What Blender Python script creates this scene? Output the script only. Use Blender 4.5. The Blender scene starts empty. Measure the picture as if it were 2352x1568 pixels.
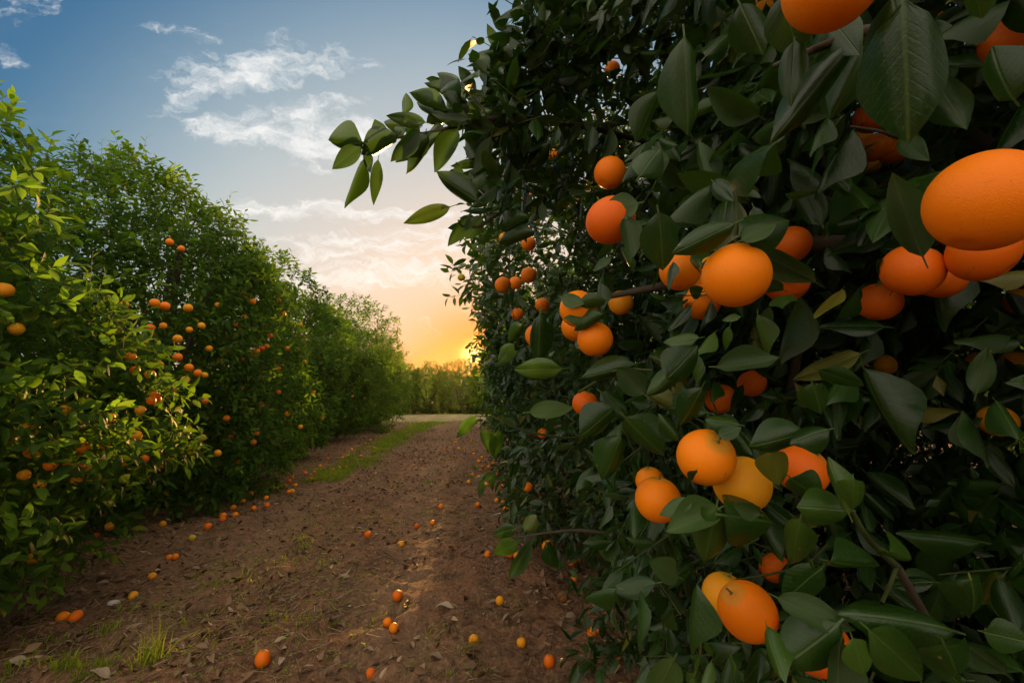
import bpy, math, numpy as np
from mathutils import Vector, Matrix

rng = np.random.default_rng(11)
sc = bpy.context.scene
col = sc.collection

# ---------------------------------------------------------------- camera
YAW, PITCH, CAM_H, LENS = math.radians(7.8), math.radians(6.4), 1.4, 16.0
cam_data = bpy.data.cameras.new('camera')
cam_data.lens = LENS
cam_data.sensor_width = 36.0
cam_data.clip_start = 0.02
cam_data.clip_end = 4000.0
cam = bpy.data.objects.new('camera', cam_data)
col.objects.link(cam)
cam.location = (0, 0, CAM_H)
cam.rotation_euler = (math.radians(90) + PITCH, 0, -YAW)
sc.camera = cam
CP = np.array([0, 0, CAM_H])
CF = np.array([math.sin(YAW)*math.cos(PITCH), math.cos(YAW)*math.cos(PITCH), math.sin(PITCH)])
CR = np.array([math.cos(YAW), -math.sin(YAW), 0.0])
CU = np.cross(CR, CF)
FPX = 1024*LENS/36.0
K = 1024/2352.0            # measurements were taken on a 2352 px wide view of the photograph


def ray(px, py):
    return CF + (px*K-512)/FPX*CR - (py*K-341.3)/FPX*CU


def at(px, py, z):
    return CP + z*ray(px, py)


def project(P):
    d = np.asarray(P) - CP
    z = d @ CF
    zs = np.where(np.abs(z) < 1e-4, 1e-4, z)
    return 512 + FPX*(d @ CR)/zs, 341.3 - FPX*(d @ CU)/zs, z


# ---------------------------------------------------------------- sun, sky, exposure
SUN_ELEV, SUN_AZ = math.radians(4.7), math.radians(3.05)      # azimuth measured from +Y towards +X
SKY_STRENGTH, EXPOSURE, SUN_STRENGTH, SKY_LEVEL = 0.13, 1.9, 4.2, 1.08
sun_data = bpy.data.lights.new('sun', 'SUN')
sun_data.energy = SUN_STRENGTH
sun_data.angle = math.radians(0.6)
sun_data.color = (1.0, 0.50, 0.16)
sun = bpy.data.objects.new('sun', sun_data)
col.objects.link(sun)
sdir = Vector((math.sin(SUN_AZ)*math.cos(SUN_ELEV), math.cos(SUN_AZ)*math.cos(SUN_ELEV), math.sin(SUN_ELEV)))
sun.rotation_euler = sdir.to_track_quat('Z', 'Y').to_euler()
sun.location = (2, 40, 6)

sc.view_settings.view_transform = 'Standard'
sc.view_settings.look = 'None'
sc.view_settings.gamma = 1.0
sc.view_settings.use_curve_mapping = False
sc.view_settings.exposure = EXPOSURE
sc.cycles.max_bounces = 7
sc.cycles.diffuse_bounces = 3
sc.cycles.glossy_bounces = 2
sc.cycles.transmission_bounces = 4
sc.cycles.transparent_max_bounces = 8
sc.cycles.caustics_reflective = False
sc.cycles.caustics_refractive = False
sc.cycles.sample_clamp_indirect = 6.0


class NT:
    """small helper for building node trees"""
    def __init__(self, tree):
        self.t = tree
        tree.nodes.clear()

    def n(self, typ, **kw):
        nd = self.t.nodes.new(typ)
        for k, v in kw.items():
            setattr(nd, k, v)
        return nd

    def put(self, sock, v):
        if hasattr(v, 'is_output') or isinstance(v, bpy.types.NodeSocket):
            self.t.links.new(v, sock)
        else:
            sock.default_value = v

    def math(self, op, a, b=None, c=None, clamp=False):
        nd = self.n('ShaderNodeMath', operation=op, use_clamp=clamp)
        self.put(nd.inputs[0], a)
        if b is not None:
            self.put(nd.inputs[1], b)
        if c is not None:
            self.put(nd.inputs[2], c)
        return nd.outputs[0]

    def mixc(self, f, a, b, mode='MIX'):
        nd = self.n('ShaderNodeMix', data_type='RGBA', blend_type=mode)
        self.put(nd.inputs[0], f)
        self.put(nd.inputs[6], a if not isinstance(a, tuple) else (*a, 1)[:4])
        self.put(nd.inputs[7], b if not isinstance(b, tuple) else (*b, 1)[:4])
        return nd.outputs[2]

    def noise(self, vec, scale, detail=4.0, rough=0.55, dist=0.0):
        nd = self.n('ShaderNodeTexNoise')
        if vec is not None:
            self.t.links.new(vec, nd.inputs['Vector'])
        nd.inputs['Scale'].default_value = scale
        nd.inputs['Detail'].default_value = detail
        nd.inputs['Roughness'].default_value = rough
        nd.inputs['Distortion'].default_value = dist
        return nd.outputs['Fac']

    def comb(self, x, y, z=0.0):
        nd = self.n('ShaderNodeCombineXYZ')
        self.put(nd.inputs[0], x); self.put(nd.inputs[1], y); self.put(nd.inputs[2], z)
        return nd.outputs[0]

    def smooth(self, v, lo, hi):
        nd = self.n('ShaderNodeMapRange', interpolation_type='SMOOTHSTEP')
        self.put(nd.inputs['Value'], v)
        nd.inputs['From Min'].default_value = lo
        nd.inputs['From Max'].default_value = hi
        return nd.outputs['Result']


world = bpy.data.worlds.new('World')
sc.world = world
world.use_nodes = True
w = NT(world.node_tree)
sky = w.n('ShaderNodeTexSky', sky_type='NISHITA')
sky.sun_disc = False
sky.sun_elevation = SUN_ELEV
sky.sun_rotation = SUN_AZ
sky.altitude = 100.0
sky.air_density = 1.0
sky.dust_density = 1.6
sky.ozone_density = 2.0
tc = w.n('ShaderNodeTexCoord')
sp = w.n('ShaderNodeSeparateXYZ')
w.t.links.new(tc.outputs['Generated'], sp.inputs[0])
X, Y, Z = sp.outputs
front = w.smooth(Y, 0.05, 0.25)
yy = w.math('MAXIMUM', Y, 0.05)
u = w.math('DIVIDE', X, yy)
v = w.math('DIVIDE', Z, yy)
# wobble the coordinates so that no cloud keeps a clean outline
base = w.comb(u, v)
wx = w.math('MULTIPLY', w.math('SUBTRACT', w.noise(base, 9.0, 5.0, 0.6), 0.5), 0.16)
wy = w.math('MULTIPLY', w.math('SUBTRACT', w.noise(w.comb(u, v, 7.3), 11.0, 5.0, 0.6), 0.5), 0.09)
ud, vd = w.math('ADD', u, wx), w.math('ADD', v, wy)
BLOBS = [  # (u, v, half length, half width, tilt in degrees, weight): clouds by direction from the row axis
    (-0.414, 0.710, 0.179, 0.049, 14.9, 1.00), (-0.559, 0.633, 0.085, 0.031, 33.5, 0.95),
    (-0.210, 0.740, 0.075, 0.013, 14.7, 0.60), (-0.578, 0.770, 0.115, 0.018, -7.7, 0.66),
    (-0.386, 0.781, 0.060, 0.030, -10.9, 0.55), (-0.354, 0.618, 0.160, 0.030, 11.8, 0.85),
    (-0.441, 0.559, 0.120, 0.036, -2.1, 1.08), (-0.260, 0.559, 0.13, 0.060, 4.5, 1.1),
    (-0.310, 0.486, 0.060, 0.014, -9.3, 0.85), (-0.875, 0.809, 0.076, 0.039, 31.2, 0.66),
    (-0.908, 0.703, 0.075, 0.013, -51.5, 0.50), (-0.225, 0.390, 0.33, 0.020, 1.0, 1.0),
    (-0.177, 0.323, 0.25, 0.036, 6.9, 0.88), (-0.202, 0.252, 0.24, 0.036, 4.2, 0.95),
    (-0.054, 0.299, 0.24, 0.065, 2.4, 0.72), (-0.046, 0.143, 0.050, 0.008, -41.6, 0.45),
    (-0.068, 0.735, 0.018, 0.024, 64.3, 0.50), (-0.040, 0.566, 0.120, 0.063, 4.5, 0.55),
    (0.016, 0.864, 0.100, 0.006, 4.6, 0.35)]
mask = None
for (u0, v0, a, b, an, s) in BLOBS:
    ca, sa = math.cos(math.radians(an)), math.sin(math.radians(an))
    du, dv = w.math('SUBTRACT', ud, u0), w.math('SUBTRACT', vd, v0)
    p = w.math('MULTIPLY_ADD', du, ca/a, w.math('MULTIPLY', dv, sa/a))
    q = w.math('MULTIPLY_ADD', du, -sa/b, w.math('MULTIPLY', dv, ca/b))
    d2 = w.math('MULTIPLY_ADD', p, p, w.math('MULTIPLY', q, q))
    m = w.math('MULTIPLY', w.math('SUBTRACT', 1.0, w.math('MULTIPLY', d2, 0.42), clamp=True), s)
    mask = m if mask is None else w.math('MAXIMUM', mask, m)
streak = w.noise(w.comb(w.math('MULTIPLY_ADD', ud, 0.36, w.math('MULTIPLY', vd, 0.05)), vd, 2.0), 36.0, 8.0, 0.70, 0.7)
puff = w.noise(w.comb(ud, vd, 5.0), 17.0, 7.0, 0.62, 0.2)
lowsky = w.smooth(vd, 0.55, 0.40)
tex = w.n('ShaderNodeMix', data_type='FLOAT')
w.put(tex.inputs[0], w.math('MULTIPLY_ADD', lowsky, 0.40, 0.50))
w.put(tex.inputs[2], puff)
w.put(tex.inputs[3], streak)
tex = tex.outputs[0]
dens = w.smooth(w.math('ADD', mask, w.math('MULTIPLY', w.math('SUBTRACT', tex, 0.5), 3.0)), 0.42, 1.35)
dens = w.math('MULTIPLY', dens, front)
# thin high cloud everywhere else in the sky, so that it goes on outside the view
zz = w.math('ADD', w.math('MAXIMUM', Z, 0.0), 0.18)
plane = w.comb(w.math('DIVIDE', X, zz), w.math('MULTIPLY', w.math('DIVIDE', Y, zz), 2.2))
thin = w.smooth(w.noise(plane, 1.3, 7.0, 0.62, 0.5), 0.52, 0.85)
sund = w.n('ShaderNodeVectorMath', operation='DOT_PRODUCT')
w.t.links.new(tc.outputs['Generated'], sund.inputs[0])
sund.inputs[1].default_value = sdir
# bright warm cloud added outside the view, to light the foreground leaves and fruit
fill_cloud = w.smooth(sund.outputs['Value'], 0.68, 0.30)
thin = w.math('MULTIPLY_ADD', thin, w.math('MULTIPLY_ADD', fill_cloud, 0.45, 0.10), w.math('MULTIPLY', fill_cloud, 0.62))
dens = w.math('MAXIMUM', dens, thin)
low = w.smooth(Z, 0.0, 0.50)
GAIN = SKY_LEVEL/(SKY_STRENGTH*2**EXPOSURE)
cloud_col = w.mixc(low, tuple(GAIN*c for c in (1.06, 0.95, 0.80)), tuple(GAIN*c for c in (0.92, 0.91, 0.88)))
cloud_col = w.mixc(fill_cloud, cloud_col, tuple(GAIN*c for c in (2.55, 2.12, 1.66)))  # the added unseen cloud is brighter and warmer than the cloud in view
# the Nishita sky spans far more than a picture can hold: its bright part is rolled off per channel,
# and it reddens towards the low sun
ss = w.n('ShaderNodeSeparateColor')
w.t.links.new(sky.outputs[0], ss.inputs[0])
Rr, Gg, Bb = (w.math('MULTIPLY', o, SKY_STRENGTH) for o in ss.outputs)
glow = w.math('POWER', w.math('DIVIDE', w.math('SUBTRACT', Rr, 0.3), 4.5, clamp=True), 0.92)
away = w.smooth(sund.outputs['Value'], 0.88, 0.62)


def roll(x, a, k, g, f):
    y = w.math('DIVIDE', w.math('MULTIPLY', x, a*GAIN), w.math('ADD', x, k))
    y = w.math('MULTIPLY', y, w.math('MULTIPLY_ADD', glow, g-1, 1.0))
    return w.math('MULTIPLY', y, w.math('MULTIPLY_ADD', away, f-1, 1.0))


cc = w.n('ShaderNodeCombineColor')
for k_, val in enumerate((roll(Rr, 1.18, 0.31, 0.84, 0.15), roll(Gg, 0.94, 0.20, 0.40, 0.37), roll(Bb, 0.75, 0.12, 0.10, 0.60))):
    w.t.links.new(val, cc.inputs[k_])
# the aureole close round the sun itself
sd = w.math('MAXIMUM', sund.outputs['Value'], 0.0)
skyc = w.mixc(w.math('POWER', sd, 260.0), cc.outputs[0], tuple(GAIN*c for c in (1.15, 0.26, 0.01)))
skyc = w.mixc(w.math('POWER', sd, 4500.0), skyc, tuple(GAIN*c for c in (4.0, 2.0, 0.5)))
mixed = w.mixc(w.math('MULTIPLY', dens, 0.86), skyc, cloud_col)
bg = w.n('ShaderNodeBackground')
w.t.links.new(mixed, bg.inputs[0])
bg.inputs[1].default_value = SKY_STRENGTH
out = w.n('ShaderNodeOutputWorld')
w.t.links.new(bg.outputs[0], out.inputs[0])

# ---------------------------------------------------------------- materials


def new_mat(name):
    m = bpy.data.materials.new(name)
    m.use_nodes = True
    return m, NT(m.node_tree)


def principled(nt, colour, rough=0.6, spec=0.5, normal=None):
    p = nt.n('ShaderNodeBsdfPrincipled')
    nt.put(p.inputs['Base Color'], colour if not isinstance(colour, tuple) else (*colour, 1))
    nt.put(p.inputs['Roughness'], rough)
    p.inputs['Specular IOR Level'].default_value = spec
    if normal is not None:
        nt.t.links.new(normal, p.inputs['Normal'])
    return p.outputs[0]


def finish(nt, shader):
    o = nt.n('ShaderNodeOutputMaterial')
    nt.t.links.new(shader, o.inputs[0])


def bump(nt, h, strength, dist):
    b = nt.n('ShaderNodeBump')
    b.inputs['Strength'].default_value = strength
    b.inputs['Distance'].default_value = dist
    nt.t.links.new(h, b.inputs['Height'])
    return b.outputs[0]


def leaf_rand(nt):
    g = nt.n('ShaderNodeNewGeometry')
    o = nt.n('ShaderNodeObjectInfo')
    r = nt.math('FRACT', nt.math('ADD', nt.math('MULTIPLY', g.outputs['Random Per Island'], 3.7),
                                 nt.math('MULTIPLY', o.outputs['Random'], 5.3)))
    return g, r


def leaf_material(name, dark, bright, young, trans, rough=0.36, trans_mix=0.34, spec=0.5, fine=True):
    m, nt = new_mat(name)
    g, r = leaf_rand(nt)
    at_ = nt.n('ShaderNodeAttribute', attribute_name='young')
    c = nt.mixc(r, dark, bright)
    c = nt.mixc(at_.outputs['Fac'], c, young)
    c = nt.mixc(nt.math('MULTIPLY', nt.smooth(r, 0.955, 0.985), 0.75), c, (0.20, 0.17, 0.018))
    nrm = None
    if fine:
        uv = nt.n('ShaderNodeUVMap')
        s = nt.n('ShaderNodeSeparateXYZ')
        nt.t.links.new(uv.outputs[0], s.inputs[0])
        across = nt.math('ABSOLUTE', nt.math('SUBTRACT', s.outputs[1], 0.5))
        rib = nt.smooth(across, 0.035, 0.008)
        # faint side veins that leave the midrib at a slant
        vein = nt.math('SINE', nt.math('MULTIPLY', nt.math('SUBTRACT', s.outputs[0], nt.math('MULTIPLY', across, 0.55)), 62.0))
        vein = nt.smooth(vein, 0.72, 1.0)
        c = nt.mixc(nt.math('MULTIPLY', rib, 0.32), c, (0.12, 0.19, 0.04))
        c = nt.mixc(nt.math('MULTIPLY', vein, 0.07), c, (0.12, 0.19, 0.045))
        tcn = nt.n('ShaderNodeTexCoord')
        mott = nt.noise(tcn.outputs['Object'], 45.0, 4.0, 0.6)
        c = nt.mixc(nt.smooth(mott, 0.50, 0.78), c, tuple(min(1, 1.7*x) for x in bright))
        # a few scars and dry specks
        spot = nt.noise(nt.comb(s.outputs[0], s.outputs[1], nt.math('MULTIPLY', r, 40.0)), 5.5, 2.0, 0.5)
        c = nt.mixc(nt.math('MULTIPLY', nt.smooth(spot, 0.735, 0.755), nt.math('GREATER_THAN', r, 0.55)), c, (0.24, 0.16, 0.085))
        h = nt.math('SUBTRACT', nt.math('MULTIPLY', mott, 0.4), nt.math('ADD', rib, nt.math('MULTIPLY', vein, 0.12)))
        nrm = bump(nt, h, 0.35, 0.002)
    under = nt.mixc(0.35, c, (0.075, 0.12, 0.04))
    c2 = nt.mixc(g.outputs['Backfacing'], c, under)
    rr = nt.math('MULTIPLY_ADD', g.outputs['Backfacing'], 0.25, rough)
    rr = nt.math('ADD', rr, nt.math('MULTIPLY', r, 0.12))
    p = principled(nt, c2, rr, spec, nrm)
    tr = nt.n('ShaderNodeBsdfTranslucent')
    nt.put(tr.inputs[0], nt.mixc(at_.outputs['Fac'], trans, tuple(1.5*x for x in trans)))
    mx = nt.n('ShaderNodeMixShader')
    mx.inputs[0].default_value = trans_mix
    nt.t.links.new(p, mx.inputs[1]); nt.t.links.new(tr.outputs[0], mx.inputs[2])
    finish(nt, mx.outputs[0])
    return m


M = {}
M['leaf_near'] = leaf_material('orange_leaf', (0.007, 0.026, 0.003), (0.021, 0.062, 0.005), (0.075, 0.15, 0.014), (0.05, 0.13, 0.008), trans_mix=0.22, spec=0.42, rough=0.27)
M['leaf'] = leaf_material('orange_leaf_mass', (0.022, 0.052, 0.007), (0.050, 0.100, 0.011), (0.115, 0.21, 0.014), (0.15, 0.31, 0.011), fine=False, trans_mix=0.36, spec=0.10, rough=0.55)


def bark_material():
    m, nt = new_mat('citrus_bark')
    tcn = nt.n('ShaderNodeTexCoord')
    n1 = nt.noise(tcn.outputs['Object'], 14.0, 6.0, 0.65)
    c = nt.mixc(n1, (0.045, 0.034, 0.024), (0.125, 0.10, 0.075))
    finish(nt, principled(nt, c, 0.95, 0.04, bump(nt, n1, 0.6, 0.01)))
    return m


def twig_material():
    m, nt = new_mat('green_twig')
    tcn = nt.n('ShaderNodeTexCoord')
    n1 = nt.noise(tcn.outputs['Object'], 30.0, 3.0, 0.6)
    c = nt.mixc(n1, (0.035, 0.055, 0.016), (0.075, 0.09, 0.03))
    finish(nt, principled(nt, c, 0.75, 0.08))
    return m


def peel_material(name, a, b, blem=(0.25, 0.11, 0.03), blem_amt=0.6, fine=True):
    m, nt = new_mat(name)
    tcn = nt.n('ShaderNodeTexCoord')
    o = nt.n('ShaderNodeObjectInfo')
    vec = nt.n('ShaderNodeVectorMath', operation='ADD')
    nt.t.links.new(tcn.outputs['Object'], vec.inputs[0])
    nt.t.links.new(nt.comb(nt.math('MULTIPLY', o.outputs['Random'], 9.0), 0.0, 0.0), vec.inputs[1])
    vv = vec.outputs[0]
    n1 = nt.noise(vv, 1.6, 3.0, 0.5)
    f = nt.math('ADD', nt.math('MULTIPLY', n1, 0.5), nt.math('MULTIPLY', o.outputs['Random'], 0.6), clamp=True)
    c = nt.mixc(f, a, b)
    nrm = None
    if fine:
        sc1 = nt.noise(vv, 2.6, 7.0, 0.72, 1.2)
        scar = nt.math('MULTIPLY', nt.smooth(sc1, 0.615, 0.71), 0.8)
        oz = nt.n('ShaderNodeSeparateXYZ')
        nt.t.links.new(tcn.outputs['Object'], oz.inputs[0])
        top = nt.math('MULTIPLY', nt.smooth(nt.math('ADD', oz.outputs[2], nt.math('MULTIPLY', n1, 0.15)), 0.86, 1.03), 0.55)
        c = nt.mixc(top, c, (0.30, 0.25, 0.03))
        sp1 = nt.noise(vv, 16.0, 2.0, 0.5)
        speck = nt.smooth(sp1, 0.70, 0.76)
        c = nt.mixc(nt.math('MULTIPLY', nt.math('MAXIMUM', scar, nt.math('MULTIPLY', speck, 0.6)), blem_amt), c, blem)
        vo = nt.n('ShaderNodeTexVoronoi')
        nt.t.links.new(vv, vo.inputs['Vector'])
        vo.inputs['Scale'].default_value = 26.0
        hh = nt.math('ADD', nt.smooth(vo.outputs['Distance'], 0.0, 0.5), nt.math('MULTIPLY', nt.noise(vv, 7.0, 4.0), 0.9))
        nrm = bump(nt, hh, 0.24, 0.0010)
    finish(nt, principled(nt, c, 0.48, 0.20, nrm))
    return m


M['bark'] = bark_material()
M['twig'] = twig_material()
M['orange'] = peel_material('orange_peel', (0.86, 0.175, 0.002), (0.90, 0.25, 0.003))
M['deep'] = peel_material('deep_orange_peel', (0.72, 0.105, 0.004), (0.78, 0.165, 0.004))
M['yellow'] = peel_material('yellow_peel', (0.76, 0.36, 0.012), (0.80, 0.27, 0.008))
M['green'] = peel_material('greenish_peel', (0.30, 0.29, 0.03), (0.46, 0.36, 0.03))
M['rotten'] = peel_material('browned_peel', (0.30, 0.10, 0.02), (0.22, 0.075, 0.02), (0.07, 0.035, 0.02), 0.9)


def calyx_material():
    m, nt = new_mat('calyx')
    finish(nt, principled(nt, (0.11, 0.14, 0.04), 0.7, 0.2))
    return m


M['calyx'] = calyx_material()


def soil_material():
    m, nt = new_mat('red_soil')
    tcn = nt.n('ShaderNodeTexCoord')
    P = tcn.outputs['Object']
    big = nt.noise(P, 0.55, 4.0, 0.6, 0.3)
    mid = nt.noise(P, 4.0, 6.0, 0.62, 0.4)
    fine = nt.noise(P, 38.0, 6.0, 0.68)
    c = nt.mixc(nt.smooth(mid, 0.34, 0.66), (0.075, 0.041, 0.022), (0.205, 0.096, 0.050))
    c = nt.mixc(nt.math('MULTIPLY', nt.smooth(big, 0.42, 0.66), 0.6), c, (0.155, 0.10, 0.052))
    c = nt.mixc(nt.smooth(fine, 0.45, 0.75), c, (0.29, 0.17, 0.10))
    c = nt.mixc(nt.smooth(fine, 0.45, 0.28), c, (0.05, 0.030, 0.018))
    # straw strewn over the soil, in the distance where single stalks are not built
    st = nt.n('ShaderNodeMapping')
    st.inputs['Scale'].default_value = (22.0, 7.0, 1.0)
    st.inputs['Rotation'].default_value = (0, 0, 0.5)
    nt.t.links.new(P, st.inputs[0])
    straw = nt.noise(st.outputs[0], 3.0, 5.0, 0.75, 1.2)
    c = nt.mixc(nt.math('MULTIPLY', nt.smooth(straw, 0.52, 0.70), 0.7), c, (0.34, 0.24, 0.115))
    dark = nt.noise(P, 11.0, 5.0, 0.7, 0.6)
    c = nt.mixc(nt.math('MULTIPLY', nt.smooth(dark, 0.52, 0.66), 0.75), c, (0.055, 0.032, 0.018))
    xyz = nt.n('ShaderNodeSeparateXYZ')
    nt.t.links.new(P, xyz.inputs[0])
    wob = nt.math('ADD', xyz.outputs[0], nt.math('MULTIPLY', nt.math('SUBTRACT', nt.noise(P, 1.1, 4.0, 0.6), 0.5), 0.7))
    worn = nt.math('MAXIMUM', nt.smooth(nt.math('ABSOLUTE', nt.math('ADD', wob, 0.35)), 0.34, 0.08), nt.smooth(nt.math('ABSOLUTE', nt.math('ADD', wob, 1.75)), 0.32, 0.08))
    c = nt.mixc(nt.math('MULTIPLY', worn, 0.22), c, (0.30, 0.19, 0.105))
    h = nt.math('ADD', nt.math('MULTIPLY', mid, 0.6), nt.math('MULTIPLY', fine, 0.4))
    finish(nt, principled(nt, c, 0.95, 0.12, bump(nt, h, 0.9, 0.03)))
    return m


def island_material(name, cols, rough=0.8, trans=None, spec=0.25):
    m, nt = new_mat(name)
    g, r = leaf_rand(nt)
    ramp = nt.n('ShaderNodeValToRGB')
    ramp.color_ramp.interpolation = 'LINEAR'
    els = ramp.color_ramp.elements
    while len(els) < len(cols):
        els.new(0.5)
    for i, c in enumerate(cols):
        els[i].position = i/(len(cols)-1)
        els[i].color = (*c, 1)
    nt.t.links.new(r, ramp.inputs[0])
    s = principled(nt, ramp.outputs[0], rough, spec)
    if trans:
        tr = nt.n('ShaderNodeBsdfTranslucent')
        tr.inputs[0].default_value = (*trans, 1)
        mx = nt.n('ShaderNodeMixShader')
        mx.inputs[0].default_value = 0.4
        nt.t.links.new(s, mx.inputs[1]); nt.t.links.new(tr.outputs[0], mx.inputs[2])
        s = mx.outputs[0]
    finish(nt, s)
    return m


M['soil'] = soil_material()
M['litter'] = island_material('dry_litter', [(0.07, 0.038, 0.020), (0.16, 0.088, 0.045), (0.24, 0.15, 0.08), (0.11, 0.068, 0.040), (0.42, 0.31, 0.19)])
M['dry_leaf'] = island_material('pale_dry_leaf', [(0.24, 0.165, 0.10), (0.36, 0.28, 0.19), (0.18, 0.115, 0.065)])
M['straw'] = island_material('straw', [(0.12, 0.075, 0.035), (0.32, 0.23, 0.12), (0.20, 0.14, 0.07), (0.46, 0.36, 0.21)])
M['grass'] = island_material('grass', [(0.10, 0.16, 0.012), (0.17, 0.24, 0.018), (0.25, 0.29, 0.03)], 0.5, (0.36, 0.48, 0.02), 0.25)
M['stone'] = island_material('pale_stone', [(0.45, 0.42, 0.38), (0.55, 0.52, 0.48)])


def track_material():
    m, nt = new_mat('dry_grass_track')
    tcn = nt.n('ShaderNodeTexCoord')
    P = tcn.outputs['Object']
    n1 = nt.noise(P, 1.2, 5.0, 0.65, 0.3)
    n2 = nt.noise(P, 9.0, 5.0, 0.7)
    c = nt.mixc(nt.smooth(n1, 0.40, 0.62), (0.26, 0.20, 0.10), (0.17, 0.17, 0.05))
    c = nt.mixc(nt.math('MULTIPLY', n2, 0.6), c, (0.30, 0.22, 0.13))
    finish(nt, principled(nt, c, 0.95, 0.1, bump(nt, n2, 0.6, 0.05)))
    return m


M['track'] = track_material()


def woods_material():
    m, nt = new_mat('far_woods')
    g, r = leaf_rand(nt)
    finish(nt, principled(nt, nt.mixc(r, (0.022, 0.034, 0.010), (0.04, 0.052, 0.015)), 0.9, 0.1))
    return m


M['woods'] = woods_material()

# ---------------------------------------------------------------- mesh helpers


def mesh_from(name, V, F, mats=(), smooth=True, uv=None, attrs=None, midx=None):
    """V (n,3); F list of index arrays, each (m,3) or (m,4)"""
    me = bpy.data.meshes.new(name)
    V = np.asarray(V, dtype=np.float32)
    me.vertices.add(len(V))
    me.vertices.foreach_set('co', V.ravel())
    F = [np.asarray(f, dtype=np.int32) for f in F if len(f)]
    idx = np.concatenate([f.ravel() for f in F])
    tot = np.concatenate([np.full(len(f), f.shape[1], dtype=np.int32) for f in F])
    start = np.concatenate([[0], np.cumsum(tot)[:-1]]).astype(np.int32)
    me.loops.add(len(idx))
    me.loops.foreach_set('vertex_index', idx)
    me.polygons.add(len(tot))
    me.polygons.foreach_set('loop_start', start)
    me.polygons.foreach_set('loop_total', tot)
    me.polygons.foreach_set('use_smooth', np.full(len(tot), smooth, dtype=bool))
    for m in mats:
        me.materials.append(m)
    if midx is not None:
        me.polygons.foreach_set('material_index', np.asarray(midx, dtype=np.int32))
    if uv is not None:
        l = me.uv_layers.new(name='UVMap')
        l.data.foreach_set('uv', np.asarray(uv, dtype=np.float32)[idx].ravel())
    for k, a in (attrs or {}).items():
        at_ = me.attributes.new(k, 'FLOAT', 'POINT')
        at_.data.foreach_set('value', np.asarray(a, dtype=np.float32))
    me.update(calc_edges=True)
    me.validate()
    return me


def link(name, data, parent=None, loc=None):
    o = bpy.data.objects.new(name, data)
    col.objects.link(o)
    if parent is not None:
        o.parent = parent
    if loc is not None:
        o.location = Vector([float(x) for x in loc])
    return o


def tag(o, label=None, cat=None, group=None, kind=None):
    if label: o['label'] = label
    if cat: o['category'] = cat
    if group: o['group'] = group
    if kind: o['kind'] = kind
    return o


def norm(a):
    a = np.asarray(a, dtype=float)
    return a/np.maximum(np.linalg.norm(a, axis=-1, keepdims=True), 1e-9)


def tube(points, radii, sides=6):
    """tapered tube along a polyline"""
    P = np.asarray(points, dtype=float)
    n = len(P)
    T = norm(np.gradient(P, axis=0))
    ref = np.array([0.31, 0.2, 0.93])
    A = norm(np.cross(T, ref)); B = np.cross(T, A)
    ang = np.arange(sides)*2*np.pi/sides
    r = np.asarray(radii)[:, None, None]
    V = P[:, None] + r*(np.cos(ang)[None, :, None]*A[:, None] + np.sin(ang)[None, :, None]*B[:, None])
    i = np.arange(n-1)[:, None]*sides; j = np.arange(sides)[None]; jn = (j+1) % sides
    F = np.stack([i+j, i+jn, i+sides+jn, i+sides+j], -1).reshape(-1, 4)
    return V.reshape(-1, 3), F


def merge(parts):
    Vs, Fs, off = [], {3: [], 4: []}, 0
    for V, F in parts:
        Vs.append(V); Fs[F.shape[1]].append(F+off); off += len(V)
    return np.concatenate(Vs), [np.concatenate(f) for f in Fs.values() if f]


_lat = np.random.default_rng(5).random((256, 256))


def vnoise(x, y):
    xi, yi = np.floor(x).astype(int), np.floor(y).astype(int)
    fx, fy = x-xi, y-yi
    fx, fy = fx*fx*(3-2*fx), fy*fy*(3-2*fy)
    a, b = _lat[xi % 256, yi % 256], _lat[(xi+1) % 256, yi % 256]
    c, d = _lat[xi % 256, (yi+1) % 256], _lat[(xi+1) % 256, (yi+1) % 256]
    return (a*(1-fx)+b*fx)*(1-fy) + (c*(1-fx)+d*fx)*fy - 0.5


def ground_h(x, y):
    x, y = np.asarray(x, float), np.asarray(y, float)
    near = 1/(1+np.maximum(np.hypot(x, y)-3, 0)/6.5)
    h = 0.11*vnoise(x*0.7+3, y*0.55) + 0.07*vnoise(x*2.1, y*1.8+9) + 0.045*vnoise(x*5.3+31, y*4.6) + 0.045*vnoise(x*13, y*12+5) + 0.026*vnoise(x*31, y*29)
    rut = -0.05*np.exp(-((x+0.35)/0.28)**2) - 0.04*np.exp(-((x+1.75)/0.3)**2)      # wheel ruts
    tread = 0.012*np.sin(y*2*np.pi/0.16)*np.exp(-((x+0.35)/0.2)**2)*(vnoise(x*1.5, y*0.8) > -0.1)
    f = np.clip((26-y)/8, 0, 1)
    return (h*near + (rut+tread)*near)*f


# ---------------------------------------------------------------- evening haze in the air
HAZE_DENSITY, HAZE_ANISO = 0.00008, 0.86
hm = bpy.data.materials.new('evening_haze')
hm.use_nodes = True
hn = NT(hm.node_tree)
pv = hn.n('ShaderNodeVolumePrincipled')
pv.inputs['Color'].default_value = (0.96, 0.86, 0.70, 1)
pv.inputs['Density'].default_value = HAZE_DENSITY
pv.inputs['Anisotropy'].default_value = HAZE_ANISO
ho = hn.n('ShaderNodeOutputMaterial')
hn.t.links.new(pv.outputs[0], ho.inputs['Volume'])
hv = np.array([(sx*620, sy*620+120, sz) for sz in (-1.6, 10.5) for sx, sy in ((-1, -1), (1, -1), (1, 1), (-1, 1))])
hf_ = np.array([(0, 3, 2, 1), (4, 5, 6, 7), (0, 1, 5, 4), (1, 2, 6, 5), (2, 3, 7, 6), (3, 0, 4, 7)])
tag(link('haze', mesh_from('haze', hv, [hf_], [hm], False)), 'thin warm evening haze in the air', kind='stuff')

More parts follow.
